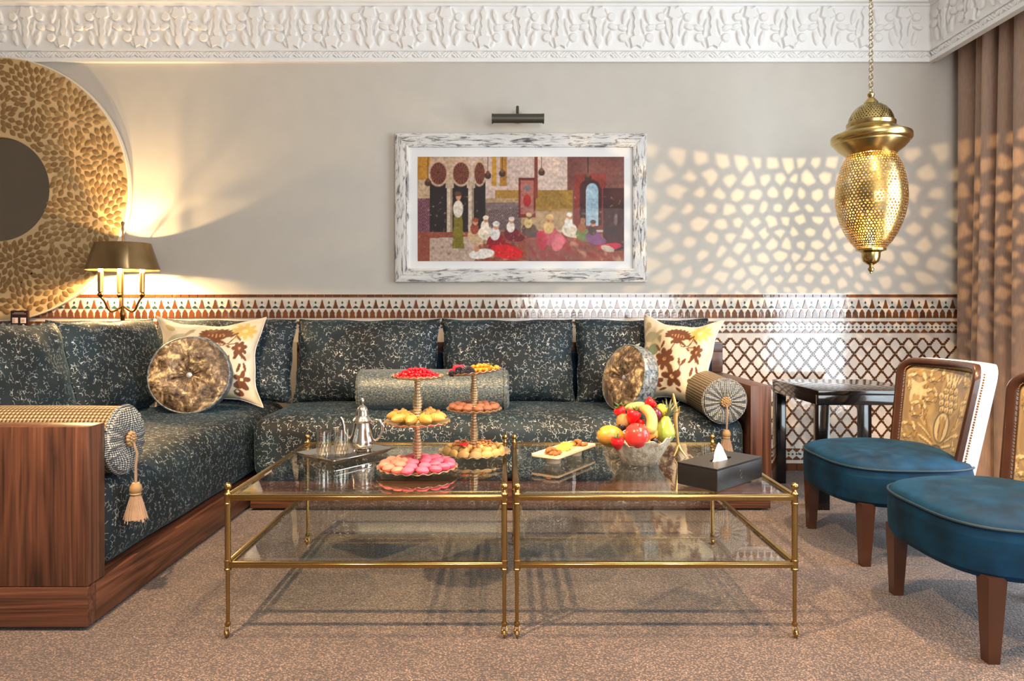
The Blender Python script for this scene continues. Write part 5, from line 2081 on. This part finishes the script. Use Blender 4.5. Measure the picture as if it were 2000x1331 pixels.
for k in range(6):
    an = 2 * PI * k / 6
    MB().ball((0.010 * math.cos(an), 0.010 * math.sin(an), 0.003), (0.008, 0.008, 0.0045), 8, 5).build('petal', 'flower_red', t)
MB().ball((0, 0, 0.006), 0.005, 8, 6).build('flower_heart', 'red_currant', t)

# berries
berry = MB().ball((0, 0, 0), 1.0, 10, 7).mesh('berry', 'red_currant')


def berries(name, label, group, mat, mesh, spots, r):
    first = None
    for (x, y, z, q) in spots:
        if first is None:
            o = obj(name, mesh, None, (x, y, z))
            tag(o, label, 'berry', group)
            first = o
        else:
            o = first.copy()
            COL.objects.link(o)
            o.location = (x, y, z)
        o.scale = (r * q,) * 3
        o.rotation_euler = (rs.uniform(0, 3), rs.uniform(0, 3), rs.uniform(0, 3))


zt = TT + T1[2][1] + 0.0045
spots = []
for layer, (R_, cnt, dz) in enumerate([(0.079, 95, 0.005), (0.066, 58, 0.013), (0.050, 34, 0.021), (0.030, 14, 0.028)]):
    tries = 0
    got = []
    while len(got) < cnt and tries < 6000:
        tries += 1
        a_, rr = rs.uniform(0, 2 * PI), R_ * math.sqrt(rs.random())
        x, y = rr * math.cos(a_), rr * math.sin(a_)
        if all((x - p[0]) ** 2 + (y - p[1]) ** 2 < 1 and (x - p[0]) ** 2 + (y - p[1]) ** 2 > 0.0095 ** 2 for p in got):
            got.append((x, y))
    spots += [(S1[0] + x, S1[1] + y, zt + dz + rs.uniform(-0.0015, 0.0015), rs.uniform(0.85, 1.1)) for x, y in got]
berries('red_currant', 'redcurrant heaped on the top plate of the front stand', 'redcurrants', 'red_currant', berry, spots, 0.0058)


def lumpy(mat):
    m = MB()
    for j, (z, rr, n) in enumerate([(0.0075, 0.003, 3), (0.004, 0.0065, 7), (0, 0.0078, 9), (-0.004, 0.0070, 8), (-0.007, 0.004, 4)]):
        for k in range(n):
            an = 2 * PI * (k + 0.5 * (j % 2)) / n
            m.ball((rr * math.cos(an), rr * math.sin(an), z), 0.0030, 6, 4)
    m.ball((0, 0, 0), 0.0072, 8, 6)
    m.v = [(x / 0.01, y / 0.01, z / 0.01) for x, y, z in m.v]
    return m.mesh('berry_cluster', mat)


rz2 = TT + T2[2][1] + 0.0045


def on_tilt(x, y, h):
    return (S2[0] + x, S2[1] + y, rz2 + h - math.tan(TILT2) * x)


def scatter(cx_, cy_, rx, ry, n, gap, h, hv=0.0):
    got = []
    tr = 0
    while len(got) < n and tr < 5000:
        tr += 1
        a_, q = rs.uniform(0, 2 * PI), math.sqrt(rs.random())
        x, y = cx_ + rx * q * math.cos(a_), cy_ + ry * q * math.sin(a_)
        if all((x - p[0]) ** 2 + (y - p[1]) ** 2 > gap * gap for p in got):
            got.append((x, y))
    return [(*on_tilt(x, y, h + rs.uniform(0, hv)), rs.uniform(0.88, 1.1)) for x, y in got]


rasp, black = lumpy('raspberry'), lumpy('dark_berry')
berries('raspberry', 'pink-red raspberry at the left of the rear stand\'s top plate', 'raspberries', 'raspberry', rasp, scatter(-0.066, 0.030, 0.032, 0.030, 9, 0.0185, 0.011) + scatter(-0.060, 0.028, 0.018, 0.02, 4, 0.0175, 0.024), 0.0112)
berries('blackberry', 'dark blackberry at the front of the rear stand\'s top plate', 'blackberries', 'dark_berry', black, scatter(-0.042, -0.050, 0.048, 0.032, 14, 0.0175, 0.010) + scatter(-0.04, -0.045, 0.03, 0.02, 5, 0.017, 0.022), 0.0108)
amber = MB().ball((0, 0, 0), 1.0, 12, 8).mesh('berry_amber', 'amber_berry')
berries('physalis', 'orange physalis berry at the right of the rear stand\'s top plate', 'physalis berries', 'amber_berry', amber, scatter(0.042, 0.025, 0.050, 0.055, 22, 0.0165, 0.009) + scatter(0.03, 0.03, 0.035, 0.035, 9, 0.016, 0.021), 0.0086)
t = thing('mint_sprig', 'small green mint sprig among the orange berries', 'leaf', on_tilt(0.062, -0.020, 0.022))
for k in range(5):
    an = 2 * PI * k / 5
    c_, s_ = math.cos(an), math.sin(an)
    m = MB()
    m.add([(0, 0, 0), (0.009 * c_ - 0.005 * s_, 0.009 * s_ + 0.005 * c_, 0.005), (0.021 * c_, 0.021 * s_, 0.008), (0.009 * c_ + 0.005 * s_, 0.009 * s_ - 0.005 * c_, 0.005), (0.010 * c_, 0.010 * s_, 0.0035)],
          [(0, 1, 4), (1, 2, 4), (2, 3, 4), (3, 0, 4)])
    m.build('mint_leaf', 'leaf_green', t)

# ------------------------------------------------------------------ nibbles dish
DA = math.atan2(0.265, 0.176)
dish_c = (0.222, 2.638)
t = thing('nibbles_dish', 'cream rectangular footed dish of nuts and cheese', 'dish', (dish_c[0], dish_c[1], TT), (0, 0, DA))
a, b = 0.157, 0.058
rect_ring([(-0.004, 0.026), (0.0, 0.030), (0.0, 0.038), (-0.004, 0.038), (-0.010, 0.033)]).build('dish_body', 'ceramic_cream', t)
for s in (-1, 1):
    MB().lathe([(0, 0.028), (0.036, 0.028), (0.028, 0.014), (0.026, 0.0), (0, 0.0)], 24, (s * 0.085, 0, 0)).build('dish_foot', 'ceramic_cream', t)
    MB().bbox(s * 0.05 - 0.003, s * 0.05 + 0.003, -0.05, 0.05, 0.032, 0.0375, 0.001).build('divider', 'ceramic_cream', t)


def dish_pt(x, y, z):
    c_, s_ = math.cos(DA), math.sin(DA)
    return (dish_c[0] + x * c_ - y * s_, dish_c[1] + x * s_ + y * c_, TT + z)


nut = MB().ball((0, 0, 0), 1.0, 9, 7, fun=lambda th, ph: 1 + 0.22 * math.sin(5 * ph + 2 * th) * math.sin(th) + 0.14 * math.sin(7 * th)).mesh('walnut', 'nut')


def nuts(cx_, label, group):
    first = None
    for k in range(15):
        x, y = cx_ + rs.uniform(-0.026, 0.026), rs.uniform(-0.030, 0.030)
        h = 0.040 + (0.010 if k > 9 else 0)
        if k > 9:
            x, y = cx_ + (x - cx_) * 0.6, y * 0.6
        if first is None:
            o = first = tag(obj('walnut', nut), label, 'nut', group)
        else:
            o = first.copy()
            COL.objects.link(o)
        o.location = dish_pt(x, y, h)
        o.scale = (rs.uniform(0.009, 0.012), rs.uniform(0.007, 0.010), 0.0068)
        o.rotation_euler = (rs.uniform(-0.4, 0.4), rs.uniform(-0.4, 0.4), rs.uniform(0, 6))


nuts(-0.098, 'walnut piece at the near end of the cream dish', 'walnuts at the near end of the dish')
nuts(0.100, 'walnut piece at the far end of the cream dish', 'walnuts at the far end of the dish')
first = None
for k in range(5):
    if first is None:
        o = first = tag(MB().bbox(-0.014, 0.014, -0.024, 0.024, -0.004, 0.004, 0.001).build('cheese_slice', 'cheese'), 'yellow cheese slice in the middle of the cream dish', 'cheese', 'cheese slices')
    else:
        o = first.copy()
        COL.objects.link(o)
    o.location = dish_pt(-0.022 + 0.011 * k, rs.uniform(-0.004, 0.004), 0.041 + 0.002 * k)
    o.rotation_euler = (0, -0.35, DA + rs.uniform(-0.1, 0.1))

# ------------------------------------------------------------------ fruit bowl
BC = (0.496, 2.560)
t = thing('fruit_bowl', 'crackled silver bowl piled with fruit', 'bowl', (BC[0], BC[1], TT))
prof = [(0, 0.002), (0.055, 0.0), (0.062, 0.003), (0.075, 0.022), (0.092, 0.048), (0.107, 0.072), (0.119, 0.094), (0.115, 0.095), (0.102, 0.072), (0.087, 0.050), (0.070, 0.026), (0.05, 0.014), (0, 0.012)]
m = MB().lathe(prof, 90)
m.v = [(x * (1 + 0.012 * math.sin(5 * math.atan2(y, x)) * z / 0.09), y * (1 + 0.012 * math.sin(5 * math.atan2(y, x)) * z / 0.09),
        z + (z / 0.095) ** 2 * (0.006 * math.sin(7 * math.atan2(y, x)) + 0.004 * math.sin(13 * math.atan2(y, x)) + 0.010 * x / 0.12)) for x, y, z in m.v]
m.build('bowl_shell', 'hammered_silver', t)


def fp(px_, py, Y):
    return ((px_ - 990) * Y / 1340, Y, 1 - (py - 612) * Y / 1340)


def calyx(parent, z, r, n=6, lift=0.006):
    m = MB()
    for k in range(n):
        an = 2 * PI * k / n
        c_, s_ = math.cos(an), math.sin(an)
        m.add([(0, 0, z), (r * 0.5 * c_ - r * 0.22 * s_, r * 0.5 * s_ + r * 0.22 * c_, z + lift * 0.6), (r * c_, r * s_, z + lift * 1.5), (r * 0.5 * c_ + r * 0.22 * s_, r * 0.5 * s_ - r * 0.22 * c_, z + lift * 0.6)], [(0, 1, 2, 3)])
    m.tube([(0, 0, z - 0.002), (0.001, 0, z + 0.006), (0.003, 0.001, z + 0.014)], 0.0014, 5)
    return m.build('calyx', 'leaf_green', parent)


def strawberry(label, px_, py, Y, s=1.0, rot=(0, 0, 0)):
    t = thing('strawberry', label, 'strawberry', fp(px_, py, Y), rot, 'strawberries in the bowl')
    MB().lathe([(0, -0.024), (0.006, -0.022), (0.014, -0.012), (0.020, 0.002), (0.0215, 0.010), (0.018, 0.017), (0.010, 0.019), (0, 0.018)], 22).build('berry_flesh', 'strawberry', t)
    calyx(t, 0.018, 0.018)
    t.scale = (s * 1.12,) * 3


strawberry('strawberry at the front left rim of the silver bowl', 1206, 866, 2.445, 1.0, (0.25, -0.1, 0))
strawberry('large strawberry right above the big red apple', 1236, 814, 2.53, 1.12, (0.3, 0.15, 1))
strawberry('strawberry with upright leaves at the top left of the fruit', 1212, 806, 2.585, 0.95, (0.1, -0.5, 0))
strawberry('strawberry at the very top of the fruit pile', 1269, 789, 2.60, 0.95, (0.4, 0.7, 0.5))
strawberry('strawberry half hidden between apple and banana', 1249, 826, 2.545, 0.8, (0.2, 0.4, 0))

ax, ay, az = fp(1241, 850, 2.487)
t = thing('apple', 'large shiny red apple at the front of the bowl', 'apple', (ax, ay, az - 0.043), (0.25, 0.1, 0))
MB().lathe([(0, 0.004), (0.012, 0.0), (0.028, 0.005), (0.041, 0.022), (0.0455, 0.044), (0.042, 0.064), (0.030, 0.080), (0.016, 0.085), (0.006, 0.081), (0, 0.076)], 36).build('apple_flesh', 'apple_red', t)
MB().tube([(0, 0, 0.076), (0.002, 0, 0.088), (0.005, 0, 0.095)], 0.0016, 6).build('stem', 'stem_brown', t)
x, y, z = fp(1193, 853, 2.53)
t = thing('mango', 'yellow-green mango at the left of the bowl', 'mango', (x, y, z), (0.1, 0.35, 0.25))
MB().ball((0, 0, 0), (0.054, 0.041, 0.041), 26, 18, fun=lambda th, ph: 1 + 0.10 * math.cos(ph) * math.sin(th) ** 2 * math.cos(th)).build('mango_flesh', 'mango_skin', t)
MB().tube([(-0.048, 0, 0.008), (-0.053, 0, 0.011)], 0.003, 6).build('stem', 'stem_brown', t)
x, y, z = fp(1296, 842, 2.55)
t = thing('pear', 'green pear at the right of the bowl', 'pear', (x, y, z - 0.042), (0.05, 0.10, 0))
MB().lathe([(0, 0.002), (0.012, 0.0), (0.026, 0.008), (0.038, 0.026), (0.039, 0.042), (0.031, 0.062), (0.019, 0.080), (0.015, 0.090), (0.009, 0.097), (0, 0.098)], 30).build('pear_flesh', 'pear_skin', t)
MB().tube([(0, 0, 0.097), (-0.002, 0, 0.106), (-0.006, 0, 0.114)], 0.0018, 6).build('stem', 'stem_brown', t)


def banana(label, pts, Y, rad):
    P = [fp(px_, py, Y + dy) for px_, py, dy in pts]
    o = P[len(P) // 2]
    t = thing('banana', label, 'banana', o, (0, 0, 0), 'bananas in the bowl')
    # smooth the centre line
    q = []
    for i in range(len(P) - 1):
        for k in range(5):
            a_ = k / 5
            p0, p1, p2, p3 = P[max(0, i - 1)], P[i], P[i + 1], P[min(len(P) - 1, i + 2)]
            q.append(tuple(0.5 * ((2 * p1[c_]) + (-p0[c_] + p2[c_]) * a_ + (2 * p0[c_] - 5 * p1[c_] + 4 * p2[c_] - p3[c_]) * a_ ** 2 + (-p0[c_] + 3 * p1[c_] - 3 * p2[c_] + p3[c_]) * a_ ** 3) - o[c_] for c_ in range(3)))
    q.append(tuple(P[-1][c_] - o[c_] for c_ in range(3)))
    n = len(q)
    rad_ = [rad * (0.35 + 0.65 * min(1, math.sin(PI * (0.06 + 0.88 * i / (n - 1))) * 1.6)) for i in range(n)]
    MB().tube(q, rad_, 10).build('peel', 'banana_skin', t)
    MB().tube([q[-1], tuple(q[-1][c_] + (q[-1][c_] - q[-2][c_]) * 0.8 for c_ in range(3))], [rad * 0.36, rad * 0.25], 8).build('tip', 'stem_brown', t)


banana('greenish-yellow banana curving down the front of the fruit', [(1253, 798, 0.03), (1265, 803, 0.0), (1273, 818, -0.02), (1272, 836, -0.03), (1267, 846, -0.035)], 2.53, 0.0205)
banana('banana lying across the back of the fruit', [(1222, 800, 0.05), (1236, 795, 0.05), (1250, 793, 0.05), (1262, 796, 0.05)], 2.58, 0.016)


def ballfruit(name, label, cat, px_, py, Y, r, mat, stem=True, leaf=False, grp=None):
    t = thing(name, label, cat, fp(px_, py, Y), (0.2, 0.15, 0), grp)
    MB().lathe([(0, -r), (r * 0.5, -r * 0.87), (r * 0.87, -r * 0.5), (r * 1.0, 0), (r * 0.87, r * 0.5), (r * 0.5, r * 0.86), (r * 0.2, r * 0.95), (0, r * 0.9)], 24).build('flesh', mat, t, angle=70)
    if stem:
        MB().tube([(0, 0, r * 0.88), (0.001, 0, r * 1.1), (0.003, 0, r * 1.3)], 0.0013, 5).build('stem', 'stem_brown', t)
    if leaf:
        calyx(t, r * 0.95, r * 1.1, 3)


ballfruit('orange', 'orange wedged behind the banana and apple', 'orange', 1268, 848, 2.525, 0.033, 'orange_peel')
ballfruit('kiwi', 'brown kiwi between the mango and the strawberry', 'kiwi', 1218, 824, 2.56, 0.030, 'kiwi_skin', False)
ballfruit('plum', 'dark purple plum beside the top of the banana', 'plum', 1280, 810, 2.565, 0.026, 'plum')
ballfruit('lemon', 'small yellow lemon near the top of the fruit', 'lemon', 1292, 801, 2.60, 0.024, 'lemon')
ballfruit('fig', 'dark fig at the rim below the pear', 'fig', 1278, 862, 2.50, 0.015, 'dark_berry')
ballfruit('apricot', 'half-hidden apricot low at the bowl rim', 'apricot', 1262, 868, 2.472, 0.020, 'orange_peel')
ballfruit('black_plum', 'nearly black plum in the shade above the mango', 'plum', 1215, 834, 2.545, 0.016, 'dark_berry')
ballfruit('apple', 'red apple deep in the bowl, mostly covered by other fruit', 'apple', 1250, 868, 2.575, 0.045, 'apple_red')
# pineapple crown
x, y, z = fp(1302, 815, 2.60)
t = thing('pineapple_crown', 'grey-green pineapple crown at the right back of the bowl', 'pineapple', (x, y, z), (0.1, 0.35, 0))
m = MB().ball((0, 0, -0.03), (0.026, 0.026, 0.034), 14, 10, fun=lambda th, ph: 1 + 0.06 * math.sin(9 * ph) * math.sin(9 * th))
m.build('pineapple_flesh', 'kiwi_skin', t)
for k in range(22):
    an = k * 2.4
    ln = 0.045 + 0.03 * (k / 22)
    sp_ = 0.75 - 0.55 * k / 22
    w_ = 0.0055
    c_, s_ = math.cos(an), math.sin(an)
    pts = []
    for q in range(5):
        a_ = q / 4
        rr = ln * math.sin(sp_ * (0.6 + 0.6 * a_)) * a_ + 0.004
        pts.append((rr * c_, rr * s_, ln * a_ * math.cos(sp_ * 0.8)))
    vs, fs = [], []
    for q, p_ in enumerate(pts):
        ww = w_ * (1 - q / 4) ** 0.7 + 0.0003
        vs += [(p_[0] - s_ * ww, p_[1] + c_ * ww, p_[2] + 0.0015), (p_[0], p_[1], p_[2] - 0.001), (p_[0] + s_ * ww, p_[1] - c_ * ww, p_[2] + 0.0015)]
    for q in range(4):
        fs += [(q * 3, q * 3 + 1, q * 3 + 4, q * 3 + 3), (q * 3 + 1, q * 3 + 2, q * 3 + 5, q * 3 + 4)]
    MB().add(vs, fs).build('crown_leaf', 'pineapple_leaf', t)
# leaves tucked in
x, y, z = fp(1213, 797, 2.60)
t = thing('leaf_sprig', 'green leaf sprig at the upper left of the fruit', 'leaf', (x, y, z), (0, 0, 0))
for k in range(6):
    an = 2 * PI * k / 6 + 0.3
    c_, s_ = math.cos(an), math.sin(an)
    MB().add([(0, 0, 0), (0.014 * c_ - 0.007 * s_, 0.014 * s_ + 0.007 * c_, 0.010), (0.032 * c_, 0.032 * s_, 0.020), (0.014 * c_ + 0.007 * s_, 0.014 * s_ - 0.007 * c_, 0.010), (0.015 * c_, 0.015 * s_, 0.007)],
             [(0, 1, 4), (1, 2, 4), (2, 3, 4), (3, 0, 4)]).build('leaf', 'leaf_green', t)

# gold branch ornament
x, y, z = fp(1325, 890, 2.675)
t = thing('branch_ornament', 'slender pale gold branch with forked foot standing behind the fruit bowl', 'ornament', (0.668, 2.675, TT))
up2 = [(0.000, 0, 0.040), (-0.004, 0.001, 0.075), (-0.008, 0, 0.110), (-0.010, 0.002, 0.145), (-0.008, 0.003, 0.180), (-0.014, 0.003, 0.215), (-0.020, 0.002, 0.245)]
MB().tube(up2, [0.0065, 0.0062, 0.0068, 0.0085, 0.0088, 0.0068, 0.004], 12).build('trunk', 'branch_gold', t)
for dx, dy in ((-0.020, -0.012), (0.026, -0.014), (0.004, 0.024)):
    MB().tube([(0, 0, 0.046), (dx * 0.35, dy * 0.35, 0.026), (dx, dy, 0.0028)], [0.006, 0.0048, 0.0026], 10).build('root_prong', 'branch_gold', t)
MB().tube([(-0.010, 0.002, 0.150), (0.002, 0.0, 0.172), (0.004, -0.002, 0.196)], [0.006, 0.0045, 0.002], 8).build('twig', 'branch_gold', t)

# ------------------------------------------------------------------ tissue box
TA = math.atan2(0.197, 0.2175)
corner = Vector((0.655, 2.135))
e1 = Vector((math.cos(TA), math.sin(TA)))
e2 = Vector((-math.sin(TA), math.cos(TA)))
cb = corner + e1 * 0.1425 + e2 * 0.073
t = thing('tissue_box', 'black leather tissue box on the right coffee table', 'tissue box', (cb.x, cb.y, TT + 0.0008), (0, 0, TA))
a, b, h = 0.1425, 0.073, 0.0715
m = MB()
m.bbox(-a, a, -b, b, 0, h - 0.006, 0.003, 2)
m.build('box_body', 'leather_black', t)
# lid with an oval slot
N = 40
vs, fs = [], []
for zz in (h - 0.006, h):
    for k in range(N):
        an = 2 * PI * k / N
        c_, s_ = math.cos(an), math.sin(an)
        q = 1 / max(abs(c_) / a, abs(s_) / b)
        vs.append((q * c_, q * s_, zz))
    for k in range(N):
        an = 2 * PI * k / N
        vs.append((0.060 * math.cos(an), 0.018 * math.sin(an), zz))
for k in range(N):
    j = (k + 1) % N
    fs += [(2 * N + k, 2 * N + j, 3 * N + j, 3 * N + k), (k, j, N + j, N + k), (k, j, 2 * N + j, 2 * N + k), (N + k, N + j, 3 * N + j, 3 * N + k)]
MB().add(vs, fs).build('lid', 'leather_black', t, angle=30)
MB().lathe([(0, h - 0.0052), (1, h - 0.0052)], 24).mesh
o = MB().add([(0.06 * math.cos(2 * PI * k / 24), 0.018 * math.sin(2 * PI * k / 24), h - 0.0055) for k in range(24)], [tuple(range(24))]).build('slot', 'recess_shade', t)  # black disc paints the shade inside the box
# embossed emblem on the long side
m = MB()
m.tube([(-0.006, -b - 0.0004, 0.044), (0.000, -b - 0.0004, 0.049), (0.006, -b - 0.0004, 0.044), (0.004, -b - 0.0004, 0.038), (-0.004, -b - 0.0004, 0.030), (-0.006, -b - 0.0004, 0.024), (0.000, -b - 0.0004, 0.021), (0.007, -b - 0.0004, 0.024)], 0.0009, 6)
m.build('emblem', 'gunmetal', t)
# tissue peak
vs, fs = [], []
for j in range(9):
    q = j / 8
    z_ = h - 0.005 + 0.062 * q
    for k in range(24):
        an = 2 * PI * k / 24
        rr = (1 - q) ** 0.75 * (1 + 0.22 * math.sin(5 * an + 3 * q) + 0.12 * math.sin(9 * an - 4 * q)) + 0.02
        vs.append((0.034 * rr * math.cos(an) - 0.012 * q, 0.0135 * rr * math.sin(an), z_))
for j in range(8):
    for k in range(24):
        fs.append((j * 24 + k, j * 24 + (k + 1) % 24, (j + 1) * 24 + (k + 1) % 24, (j + 1) * 24 + k))
fs.append(tuple(8 * 24 + k for k in range(24)))
MB().add(vs, fs).build('tissue', 'tissue', t, angle=20)
